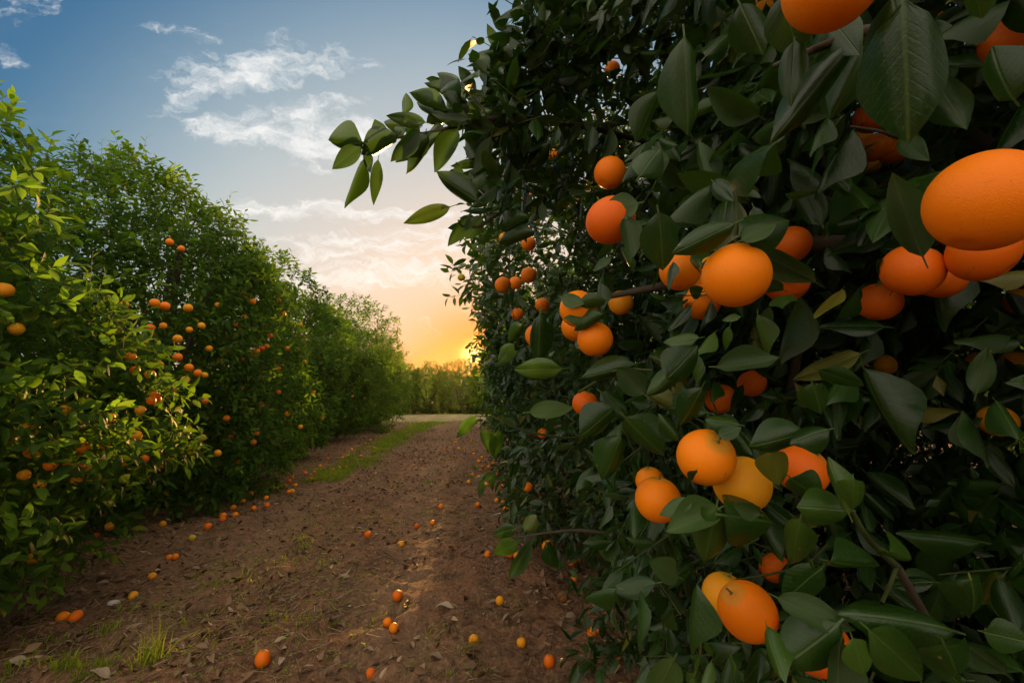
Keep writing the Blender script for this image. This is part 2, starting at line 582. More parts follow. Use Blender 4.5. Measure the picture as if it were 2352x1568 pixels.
# ---------------------------------------------------------------- ground, cross track, hills
def axis(fine0, fine1, step, far0, far1, g=1.09):
    a = list(np.arange(fine0, fine1, step))
    s = step; x = fine1
    while x < far1:
        a.append(x); s *= g; x += s
    a.append(far1)
    s = step; x = fine0; b = []
    while x > far0:
        s *= g; x -= s; b.append(max(x, far0))
    return np.array(b[::-1] + a)


gx = axis(-4.2, 2.2, 0.040, -600, 600, 1.12)
gy = axis(1.2, 7.0, 0.040, -300, 700, 1.06)
GX, GY = np.meshgrid(gx, gy, indexing='ij')
GV = np.stack([GX, GY, ground_h(GX, GY)], -1).reshape(-1, 3)
ny = len(gy)
i, j = np.meshgrid(np.arange(len(gx)-1), np.arange(ny-1), indexing='ij')
GF = np.stack([i*ny+j, (i+1)*ny+j, (i+1)*ny+j+1, i*ny+j+1], -1).reshape(-1, 4)
tag(link('ground', mesh_from('ground', GV, [GF], [M['soil']])), 'reddish brown soil strewn with straw and dead leaves', kind='structure')

# the grassy track crossing behind the ends of the rows
xs = np.linspace(-60, 60, 90)
edge0 = 22.4 + 0.4*np.sin(xs*0.9) + 0.25*np.sin(xs*2.3) - 0.02*xs
edge1 = 29.6 + 0.3*np.sin(xs*1.1+1)
TV = []
for k in range(9):
    t = k/8
    yk = edge0*(1-t) + edge1*t
    TV.append(np.stack([xs, yk, ground_h(xs, yk)+0.02+0.04*math.sin(t*math.pi)], -1))
TV = np.concatenate(TV)
i, j = np.meshgrid(np.arange(8), np.arange(89), indexing='ij')
TF = np.stack([i*90+j, i*90+j+1, (i+1)*90+j+1, (i+1)*90+j], -1).reshape(-1, 4)
tag(link('cross_track', mesh_from('cross_track', TV, [TF], [M['track']])), 'dry grassy track crossing beyond the ends of the rows', kind='structure')

# far rise with woods on it
hx = np.linspace(-500, 500, 160)
HV = []
for k, (yy_, f) in enumerate(((72, 0), (88, 0.55), (104, 1.0), (150, 0.6))):
    HV.append(np.stack([hx, np.full_like(hx, yy_), f*(5.2 + 1.5*vnoise(hx*0.05, hx*0+k))], -1))
HV = np.concatenate(HV)
i, j = np.meshgrid(np.arange(3), np.arange(159), indexing='ij')
HF = np.stack([i*160+j, i*160+j+1, (i+1)*160+j+1, (i+1)*160+j], -1).reshape(-1, 4)
tag(link('hills', mesh_from('hills', HV, [HF], [M['woods']])), 'low dark wooded rise on the horizon', kind='structure')

# ---------------------------------------------------------------- leaves


def leaf_template(nu, half, width=0.44, fold=0.35, curl=0.25, wave=0.0, twist=0.0, petiole=True, peak=0.42, arch=0.0):
    """pointed oval leaf of length 1 along +X, upper side +Z; HALF strips on each side of the midrib"""
    t = np.linspace(0, 1, nu+1)
    wv = np.sin(np.pi*t**(math.log(0.5)/math.log(peak)))**0.85
    wv[0] = 0.03; wv[-1] = 0.012
    s = np.linspace(-1, 1, 2*half+1)
    V, UV = [], []
    for k, tk in enumerate(t):
        for sk in s:
            y = sk*wv[k]*width/2
            z = abs(y)*fold - arch*y*y/width*2.0 - curl*tk*tk*0.5 + wave*math.sin(tk*9+sk*2)*abs(sk)*0.03
            a = twist*tk
            V.append((tk, y*math.cos(a)-z*math.sin(a)*0.3, z*math.cos(a)+y*math.sin(a)))
            UV.append((tk, 0.5+sk*wv[k]*0.5))
    m = 2*half+1
    F = [(k*m+q, (k+1)*m+q, (k+1)*m+q+1, k*m+q+1) for k in range(nu) for q in range(2*half)]
    if petiole:
        b = len(V)
        V += [(-0.14, -0.010, -0.01), (-0.14, 0.010, -0.01), (0.02, 0.012, 0.0), (0.02, -0.012, 0.0)]
        UV += [(0, 0.5)]*4
        F.append((b, b+3, b+2, b+1))
    return np.array(V), np.array(F), np.array(UV)


TPL_FINE = [leaf_template(10, 3, 0.46, 0.10, 0.30, 0.5, 0.15, arch=1.5), leaf_template(10, 3, 0.50, 0.22, 0.50, 0.8, -0.2, arch=1.3),
            leaf_template(10, 3, 0.44, 0.60, 0.25, 0.4, 0.25, arch=0.9), leaf_template(10, 3, 0.48, 0.05, 0.75, 0.9, 0.1, peak=0.38, arch=1.8),
            leaf_template(10, 3, 0.44, 0.45, -0.20, 0.6, -0.3, arch=0.6)]
TPL_CLOSE = [leaf_template(7, 2, 0.45, 0.15, 0.34, 0.6, 0.15, arch=1.4), leaf_template(7, 2, 0.48, 0.35, 0.50, 0.8, -0.22, arch=1.0), leaf_template(7, 2, 0.43, 0.60, 0.20, 0.4, 0.2, arch=0.6), leaf_template(7, 2, 0.46, 0.10, 0.7, 0.4, 0.0, arch=1.7)]
TPL_MID = [leaf_template(4, 1, 0.45, 0.40, 0.30, 0, 0.2), leaf_template(4, 1, 0.48, -0.45, 0.50, 0, -0.2), leaf_template(4, 1, 0.42, 0.65, 0.15, 0, 0.1), leaf_template(4, 1, 0.46, -0.25, 0.75, 0, 0.15)]
TPL_LOW = [leaf_template(3, 1, 0.47, 0.40, 0.25, 0, 0.1, False), leaf_template(3, 1, 0.44, 0.30, 0.45, 0, -0.1, False)]
TPL_FAR = [leaf_template(2, 1, 0.52, 0.35, 0.3, 0, 0.0, False)]


class Leaves:
    """arrays describing many leaves: position, direction, upper normal, length, youth"""
    def __init__(self, P, D, N, S, Yg):
        self.P, self.D, self.N, self.S, self.Y = P, D, N, S, Yg

    def pick(self, m):
        return Leaves(self.P[m], self.D[m], self.N[m], self.S[m], self.Y[m])

    def __len__(self):
        return len(self.P)


def leaves_geometry(L, templates, r):
    which = r.integers(0, len(templates), len(L))
    Vs, Fs, UVs, Ys, off = [], [], [], [], 0
    for k, (tv, tf, tuv) in enumerate(templates):
        l = L.pick(which == k)
        if not len(l):
            continue
        x = norm(l.D)
        y = norm(np.cross(l.N, x)); z = np.cross(x, y)
        Rm = np.stack([x, y, z], -1)*l.S[:, None, None]
        V = np.einsum('nij,vj->nvi', Rm, tv) + l.P[:, None]
        nv = len(tv)
        Fs.append((tf[None] + (off+np.arange(len(l))*nv)[:, None, None]).reshape(-1, 4))
        Vs.append(V.reshape(-1, 3)); off += len(l)*nv
        UVs.append(np.tile(tuv, (len(l), 1)))
        Ys.append(np.repeat(l.Y, nv))
    return np.concatenate(Vs), np.concatenate(Fs), np.concatenate(UVs), np.concatenate(Ys)


class Crown:
    def __init__(self, c, a, b, h, q=2.6, seed=0, lump=0.10):
        self.c, self.r, self.q = np.array(c, float), np.array((a, b, h), float), q
        rr = np.random.default_rng(seed)
        self.k = rr.normal(0, 1, (9, 3))*np.array([2.6, 2.6, 2.6]); self.ph = rr.random(9)*6.28
        self.lump = lump

    def bulge(self, d):
        return 1 + self.lump*np.sin(d @ self.k.T + self.ph).sum(-1)/3.0

    def level(self, P):
        """1 on the crown's surface, below 1 inside"""
        q = (P-self.c)/self.r
        d = norm(q)
        return (np.abs(q)**self.q).sum(-1)**(1/self.q)/self.bulge(d)

    def surface(self, d):
        s = (np.abs(d)**self.q).sum(-1)**(-1/self.q)*self.bulge(d)
        P = self.c + d*s[:, None]*self.r
        n = norm(np.sign(d)*np.abs(d*s[:, None])**(self.q-1)/self.r)
        return P, n

    def hit(self, px, py, inset=0.0, zmax=9.0):
        zs = np.linspace(0.25, zmax, 900)
        P = CP + zs[:, None]*ray(px, py)
        ok = np.nonzero(self.level(P) < 1-inset)[0]
        return zs[ok[0]] if len(ok) else None


def grow(cr, n_sprays, r, per=9, leaf=0.085, young=0.15, depth=0.16, droop=0.25, keep=None, spread=1.0, sprout=0.05):
    """leafy sprays over a crown; returns leaves and twig segments"""
    d = norm(r.normal(0, 1, (n_sprays, 3)))
    P, n = cr.surface(d)
    inset = np.minimum(r.exponential(depth, n_sprays), 0.8)
    P = cr.c + (P-cr.c)*(1.02-inset)[:, None]
    kk, kp = r.normal(0, 1, (8, 3))*5.0, r.random(8)*6.28      # boughs: leafy clumps with gaps between them
    cl = np.sin(P @ kk.T + kp).sum(-1)/2.0
    P = cr.c + (P-cr.c)*(1+0.035*np.clip(cl, -1.5, 1.5))[:, None]
    m = r.random(n_sprays) < np.clip(0.66+0.40*cl, 0.16, 1)
    P, n, inset = P[m], n[m], inset[m]
    if keep is not None:
        m = keep(P, r.random(len(P)))
        P, n, inset = P[m], n[m], inset[m]
    ns = len(P)
    up = np.array([0, 0, 1.0])
    hz = (P[:, 2]-cr.c[2])/cr.r[2]
    T = norm(n*0.8 + r.normal(0, 0.42, (ns, 3)) + up*(0.15+0.45*hz)[:, None])
    tw_len = r.uniform(0.15, 0.27, ns)*spread
    long_ = r.random(ns) < sprout                           # a few long upright shoots break the outline
    tw_len = np.where(long_ & (hz > 0.1), tw_len*2.3, tw_len)
    T = np.where((long_ & (hz > 0.1))[:, None], norm(T*0.5+up*0.9), T)
    P = P - T*tw_len[:, None]*0.5
    yng = np.clip((r.random(ns) < young)*r.uniform(0.4, 1.0, ns)*(hz > -0.8), 0, 1)
    yng = np.where(inset > 0.12, 0, yng)
    e1 = norm(np.cross(T, r.normal(0, 1, (ns, 3)))); e2 = np.cross(T, e1)
    Ls, k_ = [], np.arange(per)
    for k in range(per):
        s = (k+0.9)/per
        az = k*2.4 + r.normal(0, 0.35, ns)
        rad = np.cos(az)[:, None]*e1 + np.sin(az)[:, None]*e2
        pos = P + T*(tw_len*s)[:, None] - up*(0.05*s*s*tw_len)[:, None]
        D = norm(T*(0.25+0.65*s) + rad*0.85 - up*(droop*r.uniform(0.2, 1.6, ns))[:, None])
        N = norm(T*0.35 + up*0.75 + n*0.35 + r.normal(0, 0.32, (ns, 3)))
        S = leaf*np.clip(r.normal(1.0, 0.26, ns), 0.45, 1.6)*(1-0.25*(s > 0.9))*np.where(yng > 0, 0.85, 1)
        pos = pos + D*(S*0.13)[:, None]
        Ls.append((pos, D, N, S, yng*np.clip(0.4+s, 0, 1)))
    L = Leaves(*[np.concatenate(x) for x in zip(*Ls)])
    return L, (P, P + T*tw_len[:, None])


def twigs_geometry(A, B, r0=0.0026):
    """three sided slivers from A to B"""
    T = norm(B-A)
    e1 = norm(np.cross(T, np.array([0.3, 0.5, 0.8]))); e2 = np.cross(T, e1)
    V = []
    for base_, rad in ((A, r0), (B, r0*0.45)):
        for a in (0, 2.094, 4.189):
            V.append(base_ + rad*(math.cos(a)*e1+math.sin(a)*e2))
    V = np.stack(V, 1).reshape(-1, 3)
    f = np.array([(0, 1, 4, 3), (1, 2, 5, 4), (2, 0, 3, 5)])
    F = (f[None] + (np.arange(len(A))*6)[:, None, None]).reshape(-1, 4)
    return V, F


def crown_mesh(name, L, tw, templates, r, leafmat, big=None, small=None):
    if big is None:
        V, F, UV, Yg = leaves_geometry(L, templates, r)
    else:
        sets = [q for q in ((~big & ~small, templates), (big, TPL_CLOSE), (small, TPL_FAR)) if q[0].any()]
        gs, off = [leaves_geometry(L.pick(m), t, r) for m, t in sets], 0
        gs2 = []
        for g in gs:
            gs2.append((g[0], g[1]+off, g[2], g[3])); off += len(g[0])
        V, F, UV, Yg = (np.concatenate([g[k] for g in gs2]) for k in range(4))
    nF = len(F)
    if tw is not None:
        V2, F2 = twigs_geometry(*tw)
        F = np.concatenate([F, F2+len(V)]); V = np.concatenate([V, V2])
        UV = np.concatenate([UV, np.zeros((len(V2), 2))]); Yg = np.concatenate([Yg, np.zeros(len(V2))])
    return mesh_from(name, V, [F], [leafmat, M['twig']], True, UV, {'young': Yg}, np.r_[np.zeros(nF), np.ones(len(F)-nF)])


def wood(cr, r, n_limbs=8):
    """trunk and limbs of one tree, in crown coordinates moved to its base at the origin"""
    base = np.array([cr.c[0], cr.c[1], 0.0])
    k = np.linspace(0, 1, 7)
    tp = base + np.stack([0.06*np.sin(k*3), 0.05*np.cos(k*4)-0.05, -0.1+k*0.8], -1)
    trunk = tube(tp, 0.12-0.03*k, 9)
    limbs = []
    for q in range(n_limbs):
        az = q*2*math.pi/n_limbs + r.normal(0, 0.25)
        el = r.uniform(0.35, 1.25)
        d = np.array([math.cos(az)*math.cos(el), math.sin(az)*math.cos(el), math.sin(el)])
        end = cr.c + d*cr.r*0.86
        st = tp[-1-(q % 3)]
        t = np.linspace(0, 1, 9)[:, None]
        mid = st*(1-t) + end*t + np.array([0, 0, 1.0])*0.28*np.sin(t*math.pi) + r.normal(0, 0.03, (9, 3))*np.sin(t*math.pi)
        parts = [tube(mid, 0.05*(1-0.82*t[:, 0])+0.003, 7)]
        for _ in range(5):                                   # side boughs
            a = r.integers(3, 8)
            e = mid[a] + norm(d + r.normal(0, 0.7, 3))*r.uniform(0.4, 0.8)
            tt = np.linspace(0, 1, 5)[:, None]
            pp = mid[a]*(1-tt)+e*tt + r.normal(0, 0.02, (5, 3))
            parts.append(tube(pp, 0.016*(1-0.75*tt[:, 0]), 5))
        limbs.append(merge(parts))
    return trunk, limbs


def put_tree(label, group, base, crown_me, trunk_me, limb_mes, rotz=0.0, scale=1.0):
    t = link('orange_tree', None, loc=base)
    t.rotation_euler.z = rotz
    t.scale = (scale,)*3
    t.empty_display_size = 0.3
    tag(t, label, 'orange tree', group)
    link('trunk', trunk_me, t)
    for lm in limb_mes:
        link('limb', lm, t)
    if crown_me is not None:
        tag(link('crown', crown_me, t), kind='stuff')
    return t


# ---------------------------------------------------------------- fruit positions
# hanging on the shaded tree beside the camera: (x, y, diameter) on the view, material, clear of leaves?, label
R_FRUIT = [
    (1915, -48, 214, 'orange', 1, 'big bright orange cut off by the upper edge, above a twig with two long leaves'),
    (2262, 466, 226, 'orange', 1, 'largest orange of all, bright, hanging above a dim trio of fruit'),
    (1692, 632, 154, 'orange', 1, 'big bright round orange on a straight stalk with a fine scratch down its skin'),
    (1562, 622, 96, 'orange', .5, 'dull shaded orange beside the big scratched one, a hanging leaf tip over it'),
    (1622, 625, 84, 'yellow', .5, 'dull orange squeezed between the big scratched one and its shaded neighbour'),
    (1612, 694, 84, 'orange', .5, 'dull shaded orange tucked low behind the big scratched one'),
    (1805, 645, 98, 'deep', .3, 'dim red orange behind thin twigs beside the big scratched one'),
    (1815, 562, 86, 'deep', .3, 'dim orange mostly hidden by leaves above the red one behind twigs'),
    (1402, 505, 112, 'deep', 1, 'orange with a brown patch, a round leaf over its top'),
    (1400, 398, 74, 'orange', .6, 'half hidden orange showing as a bright sliver above the brown patched one'),
    (1327, 710, 84, 'orange', 1, 'upper orange of a touching trio, crossed by small green leaves'),
    (1322, 752, 66, 'orange', 1, 'hindmost orange of the touching trio, squeezed below its upper one'),
    (1366, 780, 84, 'orange', 1, 'lowest and cleanest orange of the touching trio, smooth and fully round'),
    (1230, 770, 50, 'orange', 1, 'oval orange beside a hanging dark leaf, left of the touching trio'),
    (1155, 655, 37, 'orange', 1, 'first and roundest of three small oranges in a line at the tree edge'),
    (1184, 650, 31, 'orange', 1, 'middle of three small oranges in a line at the tree edge'),
    (1214, 632, 36, 'orange', .8, 'upper one of three small oranges in a line at the tree edge'),
    (1188, 721, 29, 'orange', .9, 'small orange alone just above the oval one by the dark leaf'),
    (1246, 700, 34, 'orange', .7, 'small orange half behind leaves between the line of three and the touching trio'),
    (1344, 926, 58, 'deep', .9, 'orange peeping over a broad pale veined leaf'),
    (1620, 1050, 127, 'orange', 1, 'uppermost bright orange of the low cluster, faint scuffs on its skin'),
    (1706, 1110, 122, 'yellow', 1, 'smooth yellowish orange touching the scuffed one, two broad leaves below it'),
    (1512, 1148, 102, 'orange', 1, 'round orange low beside the scuffed one, a grey green leaf across it'),
    (1494, 1105, 66, 'orange', .8, 'orange mostly hidden behind the round one that a grey green leaf crosses'),
    (1840, 1076, 112, 'deep', 1, 'orange among leaves beside the yellowish one, a small leaf on its edge'),
    (1664, 1366, 96, 'yellow', 1, 'rear orange of the lowest pair, dull with a scratch'),
    (1716, 1404, 122, 'orange', 1, 'front orange of the lowest pair, oval and speckled'),
    (1778, 1302, 66, 'deep', .7, 'dim red orange above the lowest pair, leaf tip over it'),
    (1780, 1392, 50, 'deep', .5, 'dark red orange deep behind the lowest pair'),
    (1875, 1478, 134, 'deep', 1, 'bright orange behind one big dark leaf near the lower edge'),
    (1666, 1268, 44, 'deep', .5, 'small dim orange in the gap above the lowest pair'),
    (2003, 268, 76, 'deep', .9, 'red orange in deep shade at the tip of the biggest leaf'),
    (2006, 340, 64, 'orange', .9, 'orange hanging under the red one by the biggest leaf'),
    (2052, 345, 64, 'orange', .8, 'orange half covered by the edge of the biggest leaf'),
    (1978, 322, 44, 'yellow', .7, 'small dull orange behind the cluster under the biggest leaf'),
    (2000, 378, 40, 'yellow', .7, 'small dull orange lowest in the cluster under the biggest leaf'),
    (2322, 95, 112, 'deep', .9, 'dull brownish orange above a black leaf, close to the upper corner'),
    (2245, 195, 46, 'orange', .7, 'small orange fragment between dark leaves near the dull brownish one'),
    (2096, 620, 122, 'deep', .9, 'dull orange, front one of the dim trio under the largest orange'),
    (2160, 636, 100, 'deep', .9, 'dull orange touching the front one of the dim trio'),
    (2255, 578, 134, 'deep', .9, 'wide dull orange right under the largest orange, a thin twig across it'),
    (2018, 692, 88, 'deep', .8, 'very dim red orange below the dim trio'),
    (2342, 692, 60, 'yellow', .9, 'small yellow orange cut by the picture edge below the wide dull one'),
    (2034, 838, 46, 'yellow', .9, 'small yellow orange alone in the dark middle of the tree'),
    (2246, 832, 44, 'yellow', .6, 'small orange slice behind leaves in the dark, level with the lone yellow one'),
    (2328, 830, 50, 'yellow', .7, 'yellow orange with twigs across it, near the picture edge'),
    (2290, 966, 70, 'yellow', .7, 'dull orange crossed by a dark leaf, low in the dark interior'),
    (1742, 22, 62, 'yellow', .8, 'dull orange between two long hanging leaves at the upper edge'),
    (1406, 160, 36, 'orange', .8, 'small bright orange sliver high among leaves'),
    (1726, 880, 62, 'deep', .7, 'dim orange partly behind a pointed leaf above the low cluster'),
    (1655, 915, 66, 'deep', .5, 'dark red orange deep behind leaves above the low cluster'),
    (1426, 695, 58, 'yellow', .7, 'brownish orange in shade behind the touching trio'),
    (2142, 46, 40, 'orange', .7, 'small orange patch beside the biggest leaf near the upper edge'),
    (2092, 64, 30, 'orange', .7, 'tiny orange patch between leaves under the cut off orange'),
    (1246, 995, 24, 'orange', .9, 'small orange low on the shaded tree under drooping leaves'),
    (1216, 1000, 20, 'deep', .9, 'tiny reddish orange low on the shaded tree under drooping leaves'),
    (1212, 1118, 24, 'orange', .8, 'small orange hanging just above the soil under the shaded tree'),
    (1258, 1254, 28, 'orange', .9, 'orange hanging by a curved leaf over the track edge'),
    (1060, 637, 19, 'green', 1, 'small unripe olive coloured orange outlined on the sky'),
    (1610, 1311, 26, 'yellow', .9, 'small yellow fruit under the low leaves left of the lowest pair'),
    (1270, 355, 26, 'orange', .7, 'small orange in the outer leaves below the long bough'),
    (1160, 548, 30, 'yellow', .8, 'small yellowish orange behind a drooping leaf at the outer edge'),
    (1215, 560, 34, 'orange', .6, 'orange broken into slivers by leaves at the outer edge'),
    (1210, 452, 26, 'orange', .7, 'small orange near the outer edge below the long bough'),
]

# ---------------------------------------------------------------- trees
SHADE, LIT, FARG = 'orange trees of the shaded row beside the track', 'orange trees of the sunlit row across the track', 'orange trees beyond the cross track'
CR_R1 = Crown((2.05, 0.9, 2.15), 1.75, 1.75, 2.05, 2.7, 3, 0.07)
CR_R2 = Crown((2.24, 4.3, 2.05), 1.95, 1.85, 2.0, 2.6, 8, 0.08)
CR_L1 = Crown((-3.95, 2.80, 1.50), 1.8, 1.80, 1.62, 2.3, 21, 0.12)
CR_L2 = Crown((-3.70, 6.55, 1.92), 1.60, 2.05, 2.10, 2.2, 34, 0.13)

fr_px = np.array([(f[0]*K, f[1]*K, f[2]*K/2) for f in R_FRUIT])
fr_z = np.array([0.079*FPX/(f[2]*K) for f in R_FRUIT])
fr_clear = np.array([f[4] for f in R_FRUIT])


def clear_of_fruit(L, r):
    """leave out leaves that would hang right in front of fruit that the photograph shows uncovered"""
    x, y, z = project(L.P + norm(L.D)*L.S[:, None]*0.5)
    rl = 0.26*L.S*FPX/np.maximum(z, 0.05)
    bad = np.zeros(len(L), bool)
    chance = r.random(len(L))
    for (fx, fy, fr), fz, fc in zip(fr_px, fr_z, fr_clear):
        bad |= (np.hypot(x-fx, y-fy) < fr*1.0+rl) & (z < fz+0.03) & (z > 0) & (chance < fc)
    return L.pick(~bad)


def keep_r1(P, rnd):
    x, y, z = project(P)
    deny = (z > -0.1) & (z < 0.42)                         # nothing touching the lens
    near = (z > 0) & (z < 1.15) & (x > 740)
    rel = P[:, 1]
    near |= (z > 0) & (z < 0.80) & (x > 560) & (y < 300)
    low = (z > 0) & (z < 1.0) & (x > 590) & (y > 430)
    gap = (z > 0) & (z < 1.35) & (x > 770) & (y > 270) & (y < 590)
    return ~deny & ~((near | low) & (rnd < 0.76)) & ~(gap & (rnd < 0.93)) & ~((rel < -0.2) & (rnd < 0.5))


r1 = np.random.default_rng(101)
L_R1, TW_R1 = grow(CR_R1, 11500, r1, per=9, leaf=0.067, young=0.05, depth=0.15, droop=0.55, keep=keep_r1)
CR_IN = Crown((2.1, 0.9, 2.1), 1.45, 1.55, 1.8, 2.7, 13, 0.05)
L_IN, _ = grow(CR_IN, 4600, r1, per=9, leaf=0.095, young=0.0, depth=0.22, droop=0.5, keep=lambda P, q: np.linalg.norm(P-CP, axis=1) > 0.9)


def sprays_at(P, T, r, per=9, leaf=0.08, droop=0.45):
    ns = len(P)
    T = norm(T)
    up = np.array([0, 0, 1.0])
    ln = r.uniform(.14, .24, ns)
    e1 = norm(np.cross(T, r.normal(0, 1, (ns, 3)))); e2 = np.cross(T, e1)
    rows = []
    for k in range(per):
        q = (k+.9)/per
        az = k*2.4 + r.normal(0, .35, ns)
        rad = np.cos(az)[:, None]*e1+np.sin(az)[:, None]*e2
        D = norm(T*(.25+.65*q)+rad*.85-up*(droop*r.uniform(.2, 1.6, ns))[:, None])
        N = norm(T*.3+up*.75+r.normal(0, .35, (ns, 3)))
        S = leaf*np.clip(r.normal(1, .2, ns), .5, 1.5)
        rows.append((P+T*(ln*q)[:, None]+D*(S*.13)[:, None], D, N, S, np.zeros(ns)))
    return Leaves(*[np.concatenate(q) for q in zip(*rows)]), (P, P+T*ln[:, None])


fill = []
for (x0, x1, y0, y1, z0, z1, n_) in ((1290, 1440, -40, 130, 1.2, 1.9, 30), (1260, 1420, 110, 300, 1.25, 2.0, 28), (1200, 1330, 290, 480, 1.4, 2.3, 26), (1130, 1230, 470, 700, 2.0, 3.4, 30),
                                     (1180, 1290, 130, 300, 1.2, 1.45, 16), (1150, 1270, 290, 480, 1.25, 1.55, 18), (1085, 1150, 520, 730, 2.6, 4.0, 22), (1180, 1290, 1020, 1180, 2.2, 3.2, 18), (1380, 1600, 1380, 1568, 1.7, 2.3, 34), (1350, 1500, 1120, 1300, 1.6, 2.3, 16)):
    for _ in range(n_):
        fill.append(at(r1.uniform(x0, x1), r1.uniform(y0, y1), r1.uniform(z0, z1)))
fill = np.array(fill)
fill[:, 2] = np.maximum(fill[:, 2], 0.12)
L_FILL, TW_FILL = sprays_at(fill, -0.45*CR+r1.normal(0, .5, (len(fill), 3))+np.array([0, -.1, .15]), r1, leaf=0.072)
TW_R1 = (np.concatenate([TW_R1[0], TW_FILL[0]]), np.concatenate([TW_R1[1], TW_FILL[1]]))
L_R1 = Leaves(*[np.concatenate([getattr(L_R1, k), getattr(L_IN, k), getattr(L_FILL, k)]) for k in ('P', 'D', 'N', 'S', 'Y')])
L_R1 = clear_of_fruit(L_R1, r1)
x, y, z = project(L_R1.P)
L_R1 = L_R1.pick(~((z < 0.43) & (z > -0.15) & (L_R1.P[:, 0] < 1.0)))

tx_, ty_, tz_ = project((TW_R1[0]+TW_R1[1])/2)
tk = ~((tz_ > -0.2) & (tz_ < 0.75))
TW_R1 = (TW_R1[0][tk], TW_R1[1][tk])
r2 = np.random.default_rng(102)
L_R2, TW_R2 = grow(CR_R2, 6200, r2, leaf=0.085, young=0.06, depth=0.14, droop=0.4)
L_L1, TW_L1 = grow(CR_L1, 6600, np.random.default_rng(103), leaf=0.09, young=0.32, depth=0.13, droop=0.12, sprout=0.09)
L_L2, TW_L2 = grow(CR_L2, 9000, np.random.default_rng(104), leaf=0.085, young=0.14, depth=0.13, droop=0.18, sprout=0.09)

# hero leaves measured on the photograph: base x,y, tip x,y, apparent width, depth, youth
CROP = [  # in the coordinates of one enlarged view of the long bough
    (275, 670, 25, 695, 150, 1.04), (270, 690, 90, 830, 95, 1.05), (290, 770, 150, 1060, 75, 1.06), (300, 700, 330, 865, 50, 1.08),
    (380, 780, 345, 1055, 70, 1.08), (410, 655, 365, 535, 100, 1.10), (505, 620, 312, 770, 118, 1.05), (640, 585, 445, 770, 90, 1.09),
    (690, 540, 465, 505, 80, 1.10), (560, 545, 410, 525, 90, 1.13), (560, 480, 545, 340, 60, 1.14), (830, 460, 580, 380, 95, 1.15),
    (970, 515, 745, 470, 100, 1.16), (920, 440, 770, 240, 100, 1.17), (950, 400, 685, 305, 70, 1.20), (900, 580, 770, 850, 112, 1.16),
    (780, 600, 600, 860, 75, 1.15), (600, 690, 485, 790, 50, 1.13), (870, 500, 835, 570, 50, 1.2), (1040, 515, 950, 605, 60, 1.2),
    (1280, 480, 1030, 440, 112, 1.24), (1110, 410, 1030, 290, 72, 1.26), (1140, 530, 1055, 710, 85, 1.24), (1030, 1050, 745, 880, 118, 1.12),
    (1150, 1060, 940, 880, 80, 1.18), (1080, 800, 868, 828, 52, 1.25), (1120, 830, 970, 900, 60, 1.25), (920, 930, 890, 800, 55, 1.2),
    (1050, 760, 970, 610, 92, 1.22), (850, 1090, 565, 1185, 92, 1.12), (970, 1150, 825, 1335, 76, 1.16), (1060, 1150, 965, 1290, 90, 1.2),
    (1350, 600, 1210, 880, 100, 1.22), (1490, 670, 1360, 820, 90, 1.25), (1260, 940, 1160, 1000, 62, 1.3), (1180, 900, 1050, 970, 80, 1.28),
    (1360, 1150, 1200, 1265, 112, 1.2), (1400, 1250, 1185, 1370, 100, 1.2), (1195, 70, 1005, 60, 72, 1.3), (1110, 190, 960, 100, 72, 1.3),
    (1160, 300, 1030, 170, 82, 1.3), (1270, 160, 1095, 270, 72, 1.28), (1330, 200, 1145, 340, 100, 1.26), (1310, 120, 1135, 0, 80, 1.3),
    (700, 620, 560, 740, 95, 1.12), (650, 560, 560, 640, 80, 1.12), (800, 560, 690, 640, 80, 1.17), (560, 600, 480, 560, 70, 1.11), (820, 500, 700, 560, 84, 1.18),
    (740, 480, 600, 430, 84, 1.16), (860, 440, 800, 520, 70, 1.2), (620, 640, 580, 740, 70, 1.1), (690, 600, 640, 740, 90, 1.13), (960, 460, 880, 400, 70, 1.21), (900, 500, 840, 380, 60, 1.22),
    (1480, 250, 1290, 300, 80, 1.35), (1300, 60, 1230, -60, 70, 1.35), (1230, 330, 1010, 350, 60, 1.4), (1190, 640, 1120, 720, 60, 1.35)]
HERO = [(0.91875*(800+.3827*a), .91875*(100+.3827*b), .91875*(800+.3827*c), .91875*(100+.3827*d), .3516*wd, zz_, 0.12)
        for a, b, c, d, wd, zz_ in CROP]
